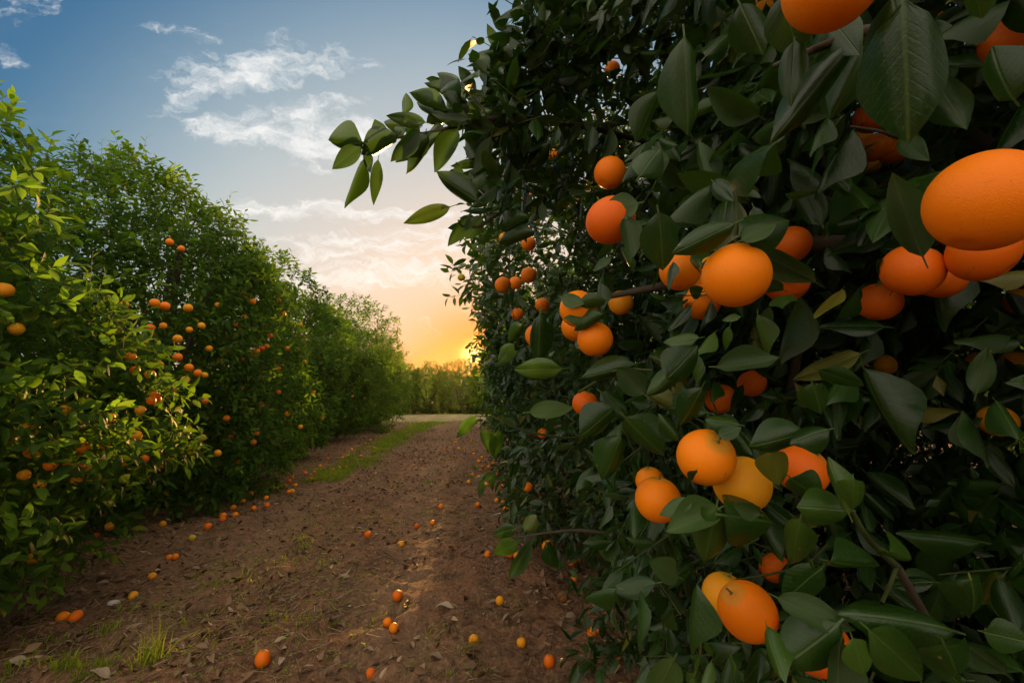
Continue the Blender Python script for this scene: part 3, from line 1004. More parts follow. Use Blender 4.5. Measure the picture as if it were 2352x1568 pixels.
HERO += [
    (2075, 5, 2090, 296, 142, .36, 0), (2050, -10, 2088, 160, 90, .38, 0), (1965, 85, 1822, 272, 66, .44, .1), (2000, 95, 1930, 240, 60, .47, 0),
    (1700, 10, 1752, 112, 68, .5, 0), (1572, 85, 1588, 286, 74, .58, 0), (1795, -10, 1832, 122, 84, .44, 0), (1468, 405, 1515, 335, 80, .68, .1),
    (1742, 362, 1690, 442, 36, .66, .1), (1467, 466, 1388, 482, 50, .70, .3), (1440, 496, 1447, 588, 38, .70, 0), (1512, 488, 1528, 612, 78, .58, 0),
    (1688, 512, 1558, 574, 48, .51, .1), (1700, 540, 1818, 490, 76, .51, 0), (1702, 552, 1780, 512, 38, .50, 0), (1568, 852, 1490, 908, 38, .75, .2),
    (1645, 842, 1759, 838, 44, .58, .1), (1410, 935, 1342, 1002, 72, .80, .1), (1436, 958, 1517, 1048, 66, .75, 0), (1612, 890, 1568, 982, 46, .65, 0),
    (1866, 880, 1893, 952, 60, .52, 0), (1880, 848, 1988, 892, 40, .48, 0), (1590, 1150, 1518, 1178, 36, .60, .2), (1655, 1165, 1540, 1224, 60, .60, .2),
    (1645, 1168, 1618, 1308, 76, .58, .2), (1665, 1182, 1802, 1196, 92, .57, .1), (1838, 1192, 1812, 1302, 50, .58, .4), (1952, 1172, 1850, 1165, 70, .52, .2),
    (1815, 1096, 1888, 1152, 52, .58, 0), (1775, 1034, 1792, 1115, 60, .58, 0), (2192, 1448, 2003, 1394, 88, .47, .1), (1996, 1445, 2132, 1566, 86, .46, .2),
    (1958, 1464, 1990, 1552, 62, .46, .5), (1926, 1430, 1808, 1532, 86, .49, 0), (1786, 1372, 1936, 1442, 52, .50, 0), (1888, 1302, 1798, 1372, 62, .52, 0),
    (1868, 1296, 1896, 1372, 46, .52, 0), (2040, 1266, 2132, 1320, 42, .5, .3), (1905, 1288, 2032, 1312, 52, .5, .1), (1932, 1472, 1912, 1580, 56, .48, 0),
    (1548, 1512, 1502, 1612, 62, .62, .7), (1092, 956, 1050, 1000, 24, 1.6, .9), (1108, 985, 1128, 1042, 30, 1.6, .5), (1146, 988, 1134, 1044, 30, 1.55, .4),
    (1215, 946, 1312, 932, 38, 1.1, .7), (1290, 846, 1186, 852, 40, 1.1, .8), (1240, 722, 1232, 832, 40, 1.1, .1), (1185, 1212, 1136, 1226, 28, 1.7, .3),
    (1188, 1245, 1138, 1266, 34, 1.65, .8), (1222, 1240, 1182, 1302, 26, 1.6, .2), (1205, 1220, 1225, 1185, 32, 1.7, .3), (1255, 1245, 1290, 1300, 30, 1.6, .1),
    (1290, 682, 1338, 700, 36, .95, .2), (1392, 690, 1330, 712, 30, .93, .2), (1345, 735, 1300, 728, 22, .95, .2), (1386, 720, 1330, 765, 30, .93, 0),
    (1730, 1340, 1640, 1400, 0, .7, 0)][:-1] + [
    (1480, 905, 1420, 850, 46, .85, .1), (1530, 870, 1605, 800, 60, .7, .1), (1545, 930, 1490, 910, 52, .8, 0), (1460, 835, 1345, 868, 44, .9, .1),
    (1425, 1000, 1395, 1105, 56, .8, 0), (1180, 790, 1150, 830, 30, 1.3, .7), (1200, 745, 1165, 790, 28, 1.3, .6), (1560, 1012, 1528, 960, 30, .7, 0),
    (1380, 900, 1440, 955, 40, .85, 0), (1650, 1000, 1700, 985, 44, .6, .1), (1745, 1180, 1680, 1150, 30, .56, .1), (1600, 1080, 1590, 1110, 16, .62, 0),
    (1850, 990, 1745, 1030, 60, .55, .1), (1905, 985, 1830, 1000, 50, .52, 0), (1700, 975, 1630, 960, 40, .62, 0), (1950, 1180, 1900, 1060, 40, .5, .4),
    (1960, 1100, 1965, 1180, 44, .47, .4), (2110, 1440, 2190, 1560, 60, .55, 0), (2230, 1330, 2260, 1430, 110, .42, 0), (2260, 1450, 2352, 1470, 90, .40, 0),
    (2170, 1480, 2220, 1580, 80, .42, 0), (2120, 590, 2050, 420, 60, .42, 0), (2330, 230, 2260, 130, 110, .33, 0), (2240, -40, 2250, 40, 90, .36, .2),
    (1630, 430, 1600, 330, 40, .8, 0), (1510, 210, 1470, 320, 46, .8, .1), (1620, 130, 1680, 60, 40, .7, .1), (1660, 240, 1600, 262, 26, .8, .3)]


def hero_frame(h, r):
    bx, by, tx, ty, wd, zd, yg = h
    B = at(bx, by, zd)
    Tt = at(tx, ty, zd + r.uniform(-0.012, 0.03)*zd)
    D = Tt-B
    S = np.linalg.norm(D)
    view = norm(CP-(B+Tt)/2)
    Dn = D/S
    side = norm(np.cross(view, Dn))
    face = np.cross(Dn, side)
    apparent = min(0.98, wd*K*zd/FPX/(0.45*S))
    roll = r.uniform(0.1, 0.55)*(1 if r.random() < 0.6 else -1)
    widths.append(float(np.clip(wd*K*zd/FPX/(0.40*S)/math.cos(roll), 0.55, 1.7)))
    N = face*math.cos(roll) + side*math.sin(roll)
    if r.random() < 0.15:
        N = -N
    return B, Dn, N, S*1.08, yg


rh = np.random.default_rng(77)
widths = []
hf = [hero_frame(h, rh) for h in HERO]
HL = Leaves(*[np.array([q[k] for q in hf]) for k in range(5)])

# rough visibility of every near leaf: painted back to front into a small id picture
trees_near = [L_R1, L_R2, L_L1, L_L2]
allP = np.concatenate([l.P+norm(l.D)*l.S[:, None]*0.5 for l in trees_near])
allS = np.concatenate([l.S for l in trees_near])
owner = np.concatenate([np.full(len(l), k) for k, l in enumerate(trees_near)])
local = np.concatenate([np.arange(len(l)) for l in trees_near])
nrm_ = np.concatenate([norm(l.N) for l in trees_near])
x, y, z = project(allP)
px = allS*FPX/np.maximum(z, 0.05)
facing = np.abs((nrm_*norm(CP-allP)).sum(-1))
ids = -np.ones((682, 1024), np.int32)
order = np.argsort(-z)
order = order[(z[order] > 0.2) & (x[order] > -60) & (x[order] < 1084) & (y[order] > -60) & (y[order] < 742) & (z[order] < 9)]
for k in order:
    hw = max(0.5, px[k]*0.36*(0.45+0.55*facing[k])); hh = max(0.5, px[k]*0.22)
    x0, x1, y0, y1 = int(max(0, x[k]-hw)), int(min(1024, x[k]+hw+1)), int(max(0, y[k]-hh)), int(min(682, y[k]+hh+1))
    if x1 > x0 and y1 > y0:
        ids[y0:y1, x0:x1] = k
cnt = np.bincount(ids[ids >= 0], minlength=len(allP))
single = []
for k in range(4):
    m = np.nonzero(owner == k)[0]
    best = m[np.argsort(-cnt[m])]
    lim = 300-len(HL) if k == 0 else (300 if k != 1 else 240)
    best = best[:lim if k != 2 else 90]
    best = best[(cnt[best] >= 12) & (px[best] >= 9)]
    single.append(local[best])

# meshes for single leaves: shared between alike leaves, one per template and youth
leaf_meshes = {}
for yk in (0.0, 0.25, 0.5, 1.0):
    for fine, tpl, mat in (('fine', TPL_FINE, 'leaf_near'), ('mid', TPL_MID, 'leaf'), ('r2', TPL_MID, 'leaf_near')):
        for q, (tv, tf, tuv) in enumerate(tpl):
            leaf_meshes[fine, yk, q] = mesh_from('leaf', tv, [tf], [M[mat]], True, tuv, {'young': np.full(len(tv), yk)})


def put_leaves(tree, base, L, fine, r, wide=None):
    D, N = norm(L.D), norm(L.N)
    Yv = norm(np.cross(N, D)); Zv = np.cross(D, Yv)
    nt = len(TPL_FINE) if fine == 'fine' else len(TPL_MID)
    for k in range(len(L)):
        yk = min((0.0, 0.25, 0.5, 1.0), key=lambda q: abs(q-L.Y[k]))
        o = link('leaf', leaf_meshes[fine, yk, int(r.integers(nt))], tree)
        Rm = Matrix((D[k], Yv[k], Zv[k])).transposed()
        o.rotation_mode = 'QUATERNION'
        o.location = Vector(L.P[k]-base)
        o.rotation_quaternion = Rm.to_quaternion()
        o.scale = (L.S[k], L.S[k]*(wide[k] if wide is not None else 1.0), L.S[k])


def near_tree(label, group, cr, L, TW, picked, mat, fine, seed, tpl):
    r = np.random.default_rng(seed)
    base = np.array([cr.c[0], cr.c[1], 0.0])
    rest = np.ones(len(L), bool); rest[picked] = False
    Lr = L.pick(rest)
    Lr = Leaves(Lr.P-base, Lr.D, Lr.N, Lr.S, Lr.Y)
    xx, yy2, zz2 = project(Lr.P+base)
    big = (zz2 > 0.2) & (Lr.S*FPX/np.maximum(zz2, 0.1) > 25) & (xx > -60) & (xx < 1084) & (yy2 > -60) & (yy2 < 742)
    wp = Lr.P+base
    deep = cr.level(wp) < 0.80
    small = ~big & ((zz2 < 0) | (xx < -150) | (xx > 1174) | (yy2 < -150) | (yy2 > 832) | deep | ((wp[:, 0]-cr.c[0])*np.sign(cr.c[0]) > 0.5))
    cm = crown_mesh('crown', Lr, (TW[0]-base, TW[1]-base), tpl, r, mat, big, small)
    (tv, tf), limbs = wood(cr, r)
    tm = mesh_from('trunk', tv-base, [tf], [M['bark']])
    lms = [mesh_from('limb', lv-base, lf, [M['bark']]) for lv, lf in limbs]
    t = put_tree(label, group, base, cm, tm, lms)
    put_leaves(t, base, L.pick(picked), fine, r)
    return t, base


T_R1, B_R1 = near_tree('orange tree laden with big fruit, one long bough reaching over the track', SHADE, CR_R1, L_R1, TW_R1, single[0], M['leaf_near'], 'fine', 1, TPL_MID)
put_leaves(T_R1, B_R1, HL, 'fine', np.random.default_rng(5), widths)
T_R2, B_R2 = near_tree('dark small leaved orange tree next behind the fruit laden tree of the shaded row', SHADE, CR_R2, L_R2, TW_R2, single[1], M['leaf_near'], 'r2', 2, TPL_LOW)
T_L1, B_L1 = near_tree('orange tree opening the sunlit row, bright fresh leaf shoots and yellowish fruit', LIT, CR_L1, L_L1, TW_L1, single[2], M['leaf'], 'mid', 3, TPL_LOW)
T_L2, B_L2 = near_tree('tall orange tree dotted with most fruit, second in the sunlit row', LIT, CR_L2, L_L2, TW_L2, single[3], M['leaf'], 'mid', 4, TPL_LOW)

SHOOTS = [  # base x,y, tip x,y, leaves, leaf length: fresh sprays that stand out on the photograph
    (300, 690, 385, 640, 11, .10), (215, 665, 300, 625, 10, .10), (180, 740, 262, 775, 9, .095), (220, 600, 330, 640, 8, .11), (130, 560, 215, 500, 9, .10),
    (60, 480, 125, 505, 8, .10), (150, 470, 220, 450, 8, .10), (220, 480, 300, 460, 9, .10), (250, 560, 335, 545, 8, .11), (0, 910, 50, 865, 7, .10),
    (10, 1300, 75, 1170, 9, .10), (30, 1330, 90, 1250, 8, .10), (80, 1290, 160, 1290, 8, .10), (90, 1240, 150, 1200, 6, .09), (0, 1250, 60, 1180, 7, .10),
    (60, 1130, 120, 1100, 6, .09), (40, 880, 30, 840, 5, .09), (250, 900, 300, 940, 6, .09), (240, 975, 290, 1010, 6, .09), (180, 640, 250, 700, 8, .10),
    (60, 330, 125, 310, 8, .10), (20, 300, 30, 240, 8, .10), (40, 400, 95, 390, 8, .10), (0, 420, 60, 430, 8, .10), (100, 700, 170, 690, 8, .10), (60, 640, 130, 610, 8, .10),
    (110, 820, 180, 850, 7, .095), (200, 850, 270, 830, 7, .09), (330, 600, 350, 540, 8, .09), (230, 420, 270, 360, 8, .09), (400, 440, 402, 370, 9, .085), (120, 450, 145, 385, 7, .09)]


def shoot_leaves(sp, r):
    bx, by, tx, ty, n, ll = sp
    zs_ = [c.hit((bx+tx)/2, (by+ty)/2, 0.0) for c in (CR_L1, CR_L2)]
    zs_ = [q for q in zs_ if q]
    zc = (min(zs_) if zs_ else 3.4 if tx < 220 else 5.0) - 0.06
    A, B = at(bx, by, zc+0.08), at(tx, ty, zc-0.05)
    T = norm(B-A); Ln = np.linalg.norm(B-A)
    e1 = norm(np.cross(T, [0, 0, 1.0])); e2 = np.cross(T, e1)
    rows = []
    for k in range(n):
        q = (k+1)/n
        az = k*2.4+r.normal(0, .3)
        rad = math.cos(az)*e1+math.sin(az)*e2
        D = norm(T*(0.45+0.5*q)+rad*0.75+np.array([0, 0, .12]))
        N = norm(np.array([0, 0, .8])+T*.3+norm(CP-A)*.35+r.normal(0, .2, 3))
        S = ll*r.uniform(.75, 1.1)
        rows.append((A+T*Ln*q*0.85+D*S*.12, D, N, S, r.choice([.5, 1.0])))
    return Leaves(*[np.array([w_[k] for w_ in rows]) for k in range(5)]), A, B


rs = np.random.default_rng(61)
for sp in SHOOTS:
    SL, A, B = shoot_leaves(sp, rs)
    tree, bs = (T_L1, B_L1) if sp[2] < 330 or sp[3] > 600 else (T_L2, B_L2)
    put_leaves(tree, bs, SL, 'mid', rs)
    V, F = tube(np.stack([A-(B-A)*.15, A, B])-bs, [.0026, .0022, .001], 5)
    link('twig', mesh_from('twig', V, [F], [M['twig']]), tree)

# boughs and stalks of the nearest tree that the photograph shows


def bough(pts, r0, r1_, mat='bark', sides=7, name='branch'):
    P = np.array([at(*p) for p in pts])
    t = np.linspace(0, len(P)-1, (len(P)-1)*4+1)
    Q = np.stack([np.interp(t, np.arange(len(P)), P[:, k]) for k in range(3)], -1)
    Q[1:-1] = (Q[:-2]+2*Q[1:-1]+Q[2:])/4
    V, F = tube(Q-B_R1, np.linspace(r0, r1_, len(Q)), sides)
    return link(name, mesh_from(name, V, [F], [M[mat]]), T_R1)


bough([(1500, 330, 1.9), (1350, 290, 1.5), (1227, 275, 1.3), (1139, 269, 1.24), (1062, 287, 1.2), (981, 306, 1.15), (900, 318, 1.1), (832, 330, 1.06)], .011, .002)
bough([(1160, 480, 1.3), (1100, 522, 1.2), (1060, 520, 1.15), (1052, 505, 1.13)], .005, .0016)
bough([(1688, 440, .56), (1692, 500, .545), (1690, 562, .55)], .0032, .0024, 'twig')
bough([(1330, 900, 1.0), (1420, 845, .9), (1500, 850, .8)], .003, .002, 'twig')
bough([(2060, 1300, .62), (1990, 1235, .56), (1950, 1160, .53)], .0050, .0025, 'twig')
bough([(2060, 1300, .62), (2045, 1340, .58), (2025, 1385, .5)], .003, .002, 'twig')
bough([(2200, 1560, .9), (2140, 1440, .75), (2060, 1300, .62)], .008, .0055)
bough([(2340, 500, 1.2), (2180, 545, 1.0), (1980, 560, .95), (1780, 560, 1.0), (1600, 640, 1.1), (1400, 680, 1.3)], .030, .008)
bough([(2352, 20, .9), (2150, 110, .7), (2000, 60, .47), (1880, 110, .45), (1780, 150, .6)], .008, .003)
bough([(1830, 100, .9), (1800, 60, .9), (1900, 180, .8), (2080, 300, .75)], .005, .003)
bough([(2100, 330, .8), (2020, 300, .72), (1950, 290, .7)], .004, .0015)
bough([(1900, 1250, .95), (1850, 1300, .86), (1760, 1320, .80), (1690, 1330, .78)], .003, .0012, 'twig')
bough([(1640, 1300, 1.6), (1500, 1240, 1.7), (1330, 1215, 1.7), (1240, 1225, 1.66), (1180, 1235, 1.65)], .010, .002)
bough([(1420, 960, 1.8), (1320, 1010, 1.7), (1200, 990, 1.62), (1130, 955, 1.6), (1092, 956, 1.6)], .006, .0015, 'twig')
bough([(1900, 1560, 1.7), (1860, 1250, 1.6), (1800, 1000, 1.6), (1850, 700, 1.5)], .022, .014)

# shared, simpler trees for the rest
far_sets = []
for q, seed in enumerate((201, 202, 203)):
    r = np.random.default_rng(seed)
    cr = Crown((0, 0, 1.95), 1.80, 1.80, 1.95, 2.15, seed, 0.16)
    L, TW = grow(cr, 3500, r, per=9, leaf=0.108, young=0.20, depth=0.11, droop=0.2, sprout=0.09)
    cm = crown_mesh('crown', L, TW, TPL_LOW if q < 2 else TPL_FAR, r, M['leaf'])
    (tv, tf), limbs = wood(cr, r, 6)
    far_sets.append((cm, mesh_from('trunk', tv, [tf], [M['bark']]), [mesh_from('limb', a, b, [M['bark']]) for a, b in limbs]))


def far_tree(q, label, group, x, y, rot, s, z=0.0):
    return put_tree(label, group, (x, y, z), *far_sets[q], rot, s)


ORD = ['third', 'fourth', 'fifth', 'sixth', 'seventh']
for k, (yy_, xx_, s) in enumerate(((10.3, -3.85, 1.0), (13.8, -3.75, 1.0), (17.2, -3.7, .97), (20.4, -3.6, .93))):
    lab = ['third tree of the sunlit row, lower and rounder than the tall fruit dotted one', 'fourth tree of the sunlit row, few oranges showing in its wall of leaves',
           'fifth tree of the sunlit row, its top stepping down towards the cross track', 'last tree of the sunlit row, dark against the glow at the cross track'][k]
    far_tree(k % 2, lab, LIT, xx_, yy_, k*1.9+0.4, s)
for k, (yy_, xx_, s) in enumerate(((7.9, 2.45, .98), (11.3, 3.0, .97), (14.7, 3.2, .95), (18.2, 3.2, .95))):
    lab = ['third tree of the shaded row, mostly hidden behind the dark small leaved one', 'fourth tree of the shaded row, reddish dark below the setting sun',
           'fifth tree of the shaded row, a narrow strip of dark leaves by the glow', 'last tree of the shaded row, at the cross track next to the setting sun'][k]
    far_tree((k+1) % 2, lab, SHADE, xx_, yy_, k*2.3+1.1, s)
for k in range(11):
    far_tree(2, ['first', 'second', 'third', 'fourth', 'fifth', 'sixth', 'seventh', 'eighth', 'ninth', 'tenth', 'eleventh'][k]+' tree of the far hedge across the dry track, counted from its sunlit row end',
             FARG, -10 + 2.15*k, 31.6+0.5*math.sin(k*2.0), k*1.3, 0.90+0.12*math.sin(k*3.1), -0.32)
for k, (xx_, yy_) in enumerate(((9.0, 1.5), (9.0, 5.0), (9.0, -2.0))):
    far_tree(2, 'tree of the next row glimpsed through the dark crown of the fruit laden tree', 'trees of the neighbouring rows', xx_, yy_, k*2.0, 1.0)
for k, (xx_, yy_) in enumerate(((-11.0, 4.0), (-11.0, 7.6))):
    far_tree(2, 'tree of the next row glimpsed through gaps in the sunlit row', 'trees of the neighbouring rows', xx_, yy_, k*2.0+1, 1.0)

# far woods as one mass of leaf clumps along the rise
r = np.random.default_rng(9)
nW = 5200
wx_ = r.uniform(-130, 130, nW)
wP = np.stack([wx_, r.uniform(84, 106, nW), 3.2+2.6*r.random(nW)+1.6*vnoise(wx_*0.13, wx_*0+3)], -1)
WL = Leaves(wP, norm(r.normal(0, 1, (nW, 3))), norm(r.normal(0, 1, (nW, 3))), r.uniform(0.9, 1.8, nW), np.zeros(nW))
V, F, UV, Yg = leaves_geometry(WL, TPL_FAR, r)
tag(link('distant_woods', mesh_from('distant_woods', V, [F], [M['woods']])), 'dark line of woods on the far rise under the sunset', kind='stuff')

# ---------------------------------------------------------------- oranges


def fruit_mesh(name, nu, nv, mat, squash=0.96, seed=0):
    r = np.random.default_rng(seed)
    th = np.linspace(0, np.pi, nv+1)[1:-1]
    ph = np.arange(nu)*2*np.pi/nu
    TH, PH = np.meshgrid(th, ph, indexing='ij')
    ka, kb = r.normal(0, 1.3, (4, 3)), r.random(4)*6.28
    d = np.stack([np.sin(TH)*np.cos(PH), np.sin(TH)*np.sin(PH), np.cos(TH)], -1)
    rad = 1 + 0.018*np.sin(d @ ka.T+kb).sum(-1) - 0.10*np.exp(-(TH/0.20)**2) - 0.05*np.exp(-((np.pi-TH)/0.16)**2)
    V = (d*rad[..., None]*np.array([1, 1, squash])).reshape(-1, 3)
    V = np.concatenate([V, [[0, 0, 0.89*squash], [0, 0, -0.945*squash]]])
    n = len(th)
    i, j = np.meshgrid(np.arange(n-1), np.arange(nu), indexing='ij')
    jn = (j+1) % nu
    Q = np.stack([i*nu+j, (i+1)*nu+j, (i+1)*nu+jn, i*nu+jn], -1).reshape(-1, 4)
    j = np.arange(nu); jn = (j+1) % nu
    T1 = np.stack([np.full(nu, n*nu), j, jn], -1)
    T2 = np.stack([np.full(nu, n*nu+1), (n-1)*nu+jn, (n-1)*nu+j], -1)
    return mesh_from(name, V, [Q, np.concatenate([T1, T2])], [M[mat]])


def calyx_mesh():
    V = [(0, 0, 0.90)]
    for k in range(10):
        a = k*math.pi/5
        rr_ = 0.15 if k % 2 == 0 else 0.075
        V.append((rr_*math.cos(a), rr_*math.sin(a), 0.885 if k % 2 else 0.905))
    F = np.array([(0, 1+k, 1+(k+1) % 10) for k in range(10)])
    V2, F2 = tube([(0, 0, 0.86), (0.02, 0, 0.98), (0.05, 0.02, 1.12)], [0.05, 0.04, 0.035], 5)
    return mesh_from('stalk', np.concatenate([V, V2]), [F, F2+len(V)], [M['calyx']])


FR = {(q, m): fruit_mesh('orange', *((44, 30) if q == 'fine' else (18, 12)), m, (0.97, 0.94, 0.98, 0.96, 0.9)[k], k)
      for q in ('fine', 'low') for k, m in enumerate(('orange', 'deep', 'yellow', 'green', 'rotten'))}
CALYX = calyx_mesh()


def put_orange(P, rad, mat, label, group, fine, r, stalk=True, tilt=0.35, long_=1.0, cat='orange'):
    o = link('orange', FR['fine' if fine else 'low', mat], loc=P)
    o.rotation_euler = (r.normal(0, tilt), r.normal(0, tilt), r.uniform(0, 6.28))
    o.scale = (rad, rad, rad*long_)
    tag(o, label, cat, group)
    if stalk:
        link('stalk', CALYX, o)
    return o


ro = np.random.default_rng(55)
HANG = 'oranges hanging on the shaded trees'
for (fx, fy, d, mat, cl, label), zf in zip(R_FRUIT, fr_z):
    put_orange(at(fx, fy, zf), 0.0395*(0.97+0.06*ro.random()), mat, label, HANG, d > 34, ro, True, 0.3, 1.12 if 'oval' in label else 1.0)

# across the track: x, y on the view, diameter, material, label or None
L_FRUIT = [
    (10, 666, 40, 'yellow', 'plump yellow orange cut by the picture edge on the sunlit tree'),
    (38, 755, 33, 'yellow', 'yellow orange under a leaf, below the plump one at the picture edge'), (8, 732, 30, 'green', 'dim greenish orange between yellow ones at the picture edge'),
    (68, 986, 40, 'yellow', 'wide golden orange low on the first sunlit tree'), (30, 955, 38, 'green', 'dim olive orange half hidden above the wide golden one'),
    (187, 971, 34, 'green', 'greenish yellow orange alone above a deep orange one'), (190, 1028, 32, 'orange', 'deep orange fruit below the greenish yellow one'),
    (75, 1036, 36, 'yellow', 'dim brown shaded orange below the wide golden one'), (116, 1067, 31, 'orange', 'orange tucked between shaded leaves, left of a small heap of mixed fruit'),
    (206, 1077, 31, 'green', 'upper of two green fruit in a small heap of mixed fruit'), (216, 1097, 32, 'green', 'lower of two green fruit in a small heap of mixed fruit'),
    (176, 1102, 26, 'yellow', 'yellow orange beside two green fruit'), (160, 1062, 28, 'yellow', 'dull orange above the yellow one beside two green fruit'),
    (184, 1076, 20, 'deep', 'small red orange between the mixed fruit'), (92, 1112, 26, 'yellow', 'very dim yellow orange in the shaded skirt'), (76, 1281, 28, 'yellow', 'yellow orange among bright shoots close to the soil'),
    (355, 696, 28, 'orange', 'bright orange, one of a high pair on the tall sunlit tree'), (379, 703, 24, 'orange', 'second of the high pair on the tall sunlit tree'),
    (432, 707, 26, 'yellow', 'yellowing orange beside the high pair'), (408, 778, 27, 'yellow', 'clear golden orange in the middle of the tall sunlit tree'),
    (425, 873, 30, 'orange', 'lowest and biggest orange of a bright bunch of three'), (434, 844, 25, 'orange', 'uppermost orange of a bright bunch of three'),
    (454, 857, 25, 'orange', 'outer orange of a bright bunch of three'), (470, 861, 16, 'yellow', 'small dull orange just outside the bright bunch of three'),
    (408, 820, 24, 'orange', 'orange hanging straight above the bright bunch of three'), (356, 908, 24, 'orange', 'upper orange of a tight trio left of the bright bunch'),
    (347, 920, 22, 'orange', 'lower orange of a tight trio left of the bright bunch'), (360, 916, 20, 'orange', 'rear orange of a tight trio left of the bright bunch'),
    (322, 941, 24, 'yellow', 'single pale orange below the tight trio'), (398, 967, 22, 'orange', 'single orange halfway down the tall tree'), (430, 985, 22, 'yellow', 'partly covered orange beside the halfway one'),
    (361, 1042, 23, 'orange', 'upper orange of a low glowing bunch of four'), (376, 1050, 26, 'orange', 'biggest orange of a low glowing bunch of four'),
    (332, 1053, 22, 'deep', 'red orange at the side of a low glowing bunch of four'), (366, 1068, 20, 'deep', 'lowest orange of a low glowing bunch of four'),
    (396, 1046, 15, 'deep', 'small red orange just beyond the low glowing bunch'), (440, 1036, 22, 'orange', 'orange beside greenish fruit beyond the low glowing bunch'), (452, 1028, 18, 'green', 'greenish fruit beside an orange beyond the low glowing bunch'),
    (560, 678, 22, 'orange', 'upper orange of a pair on the shoulder of the tall sunlit tree'), (580, 693, 19, 'orange', 'lower orange of a pair on the shoulder of the tall sunlit tree'),
    (545, 745, 21, 'orange', 'lone bright orange below the shoulder pair'), (562, 729, 16, 'yellow', 'pale orange above the lone bright one'),
    (390, 556, 19, 'orange', 'orange high up, first of two close to the skyline'), (416, 571, 17, 'orange', 'orange high up, second of two close to the skyline'),
    (20, 1010, 26, 'green', 'dim green fruit under the olive one at the picture edge'), (130, 1010, 26, 'yellow', 'dull yellow fruit between the wide golden orange and the deep orange one'),
    (55, 1090, 24, 'yellow', 'shaded yellow fruit low at the picture edge'), (150, 940, 22, 'yellow', 'yellow fruit half hidden above the greenish yellow one'), (240, 1020, 22, 'orange', 'orange just up the track from the deep orange one'),
    (345, 753, 22, 'deep', 'dim orange below the high pair'), (375, 748, 18, 'orange', 'small bright orange below the high pair'), (463, 748, 18, 'yellow', 'small golden orange right of the golden middle one'),
    (435, 757, 16, 'yellow', 'small golden orange just above the clear golden one'), (252, 1208, 21, 'yellow', 'pale yellow fruit on the black soil under the sunlit tree'),
]
LG = 'oranges on the sunlit trees'
generic = [(602, 800), (590, 806), (613, 795), (555, 825), (660, 800), (555, 890), (510, 830), (575, 815), (638, 845), (590, 995), (582, 1015), (690, 745), (620, 770), (600, 860),
           (365, 838), (345, 860), (300, 785), (330, 790), (250, 690), (285, 700), (235, 700), (520, 775), (500, 700), (470, 920), (520, 960), (560, 940), (600, 930), (480, 800),
           (395, 895), (410, 940), (300, 820), (270, 760), (310, 850), (640, 900), (660, 950), (700, 830), (720, 900), (760, 870), (790, 800), (810, 910), (840, 880), (690, 980), (740, 960), (530, 1000),
           (545, 1060), (500, 1040), (465, 1005), (420, 1015), (310, 1000), (280, 1060), (250, 960), (640, 690), (650, 720), (860, 930), (880, 870), (700, 780)]


def on_row(px_, py_):
    best = None
    for cr in (CR_L1, CR_L2):
        zz_ = cr.hit(px_, py_, 0.02)
        if zz_ and (best is None or zz_ < best):
            best = zz_
    d = ray(px_, py_)
    zp = -2.45/d[0] if d[0] < 0 else 99
    if best is None or zp < best:
        best = zp if 0 < zp < 22 else best
    return best


for fx, fy, d, mat, label in L_FRUIT:
    zf = on_row(fx, fy)
    put_orange(at(fx, fy, zf+0.03), np.clip(d*K*zf/FPX/2*.88, .028, .040), mat, label, LG, False, ro, True, 0.4)
MARKS = [(366, 699, 'the high pair of oranges'), (408, 778, 'the golden middle orange'), (437, 858, 'the bright bunch of three'), (353, 915, 'the tight trio'), (398, 967, 'the halfway orange'),
         (361, 1052, 'the low glowing bunch of four'), (446, 1032, 'the orange and green neighbours'), (570, 686, 'the shoulder pair'), (545, 745, 'the lone bright orange'), (403, 563, 'the two oranges close to the skyline')]
HUE = {'orange': 'plain orange', 'deep': 'red', 'yellow': 'yellowish'}
for fx, fy in generic:
    zf = on_row(fx, fy)
    if zf is None:
        continue
    far = zf > 8.2
    mat = ['orange', 'orange', 'yellow', 'deep', 'yellow'][int(ro.integers(5))]
    if far:
        label, grp = 'tiny orange speck in the lower sunlit trees towards the cross track', 'distant oranges on the sunlit row'
    else:
        mx, my, nm = min(MARKS, key=lambda q: math.hypot(q[0]-fx, q[1]-fy))
        dx, dy = fx-mx, fy-my
        side = ('up the track from' if dx > 0 else 'nearer the camera than') if abs(dx) > abs(dy) else ('below' if dy > 0 else 'above')
        how = 'just' if math.hypot(dx, dy) < 60 else 'well' if math.hypot(dx, dy) < 130 else 'far'
        label, grp = f'small {HUE[mat]} fruit {how} {side} {nm}', 'small oranges in the leaves of the sunlit trees'
    put_orange(at(fx, fy, zf+ro.uniform(0.02, 0.16)), ro.uniform(.030, .037), mat, label, grp, False, ro, False, 0.4)


# fallen fruit: x, y, diameter, material, label


def on_ground(px_, py_):
    d = ray(px_, py_)
    zz_ = -CAM_H/d[2]
    for _ in range(5):
        P = CP+zz_*d
        zz_ = (ground_h(P[0], P[1])-CAM_H)/d[2]
    return CP+zz_*d, zz_


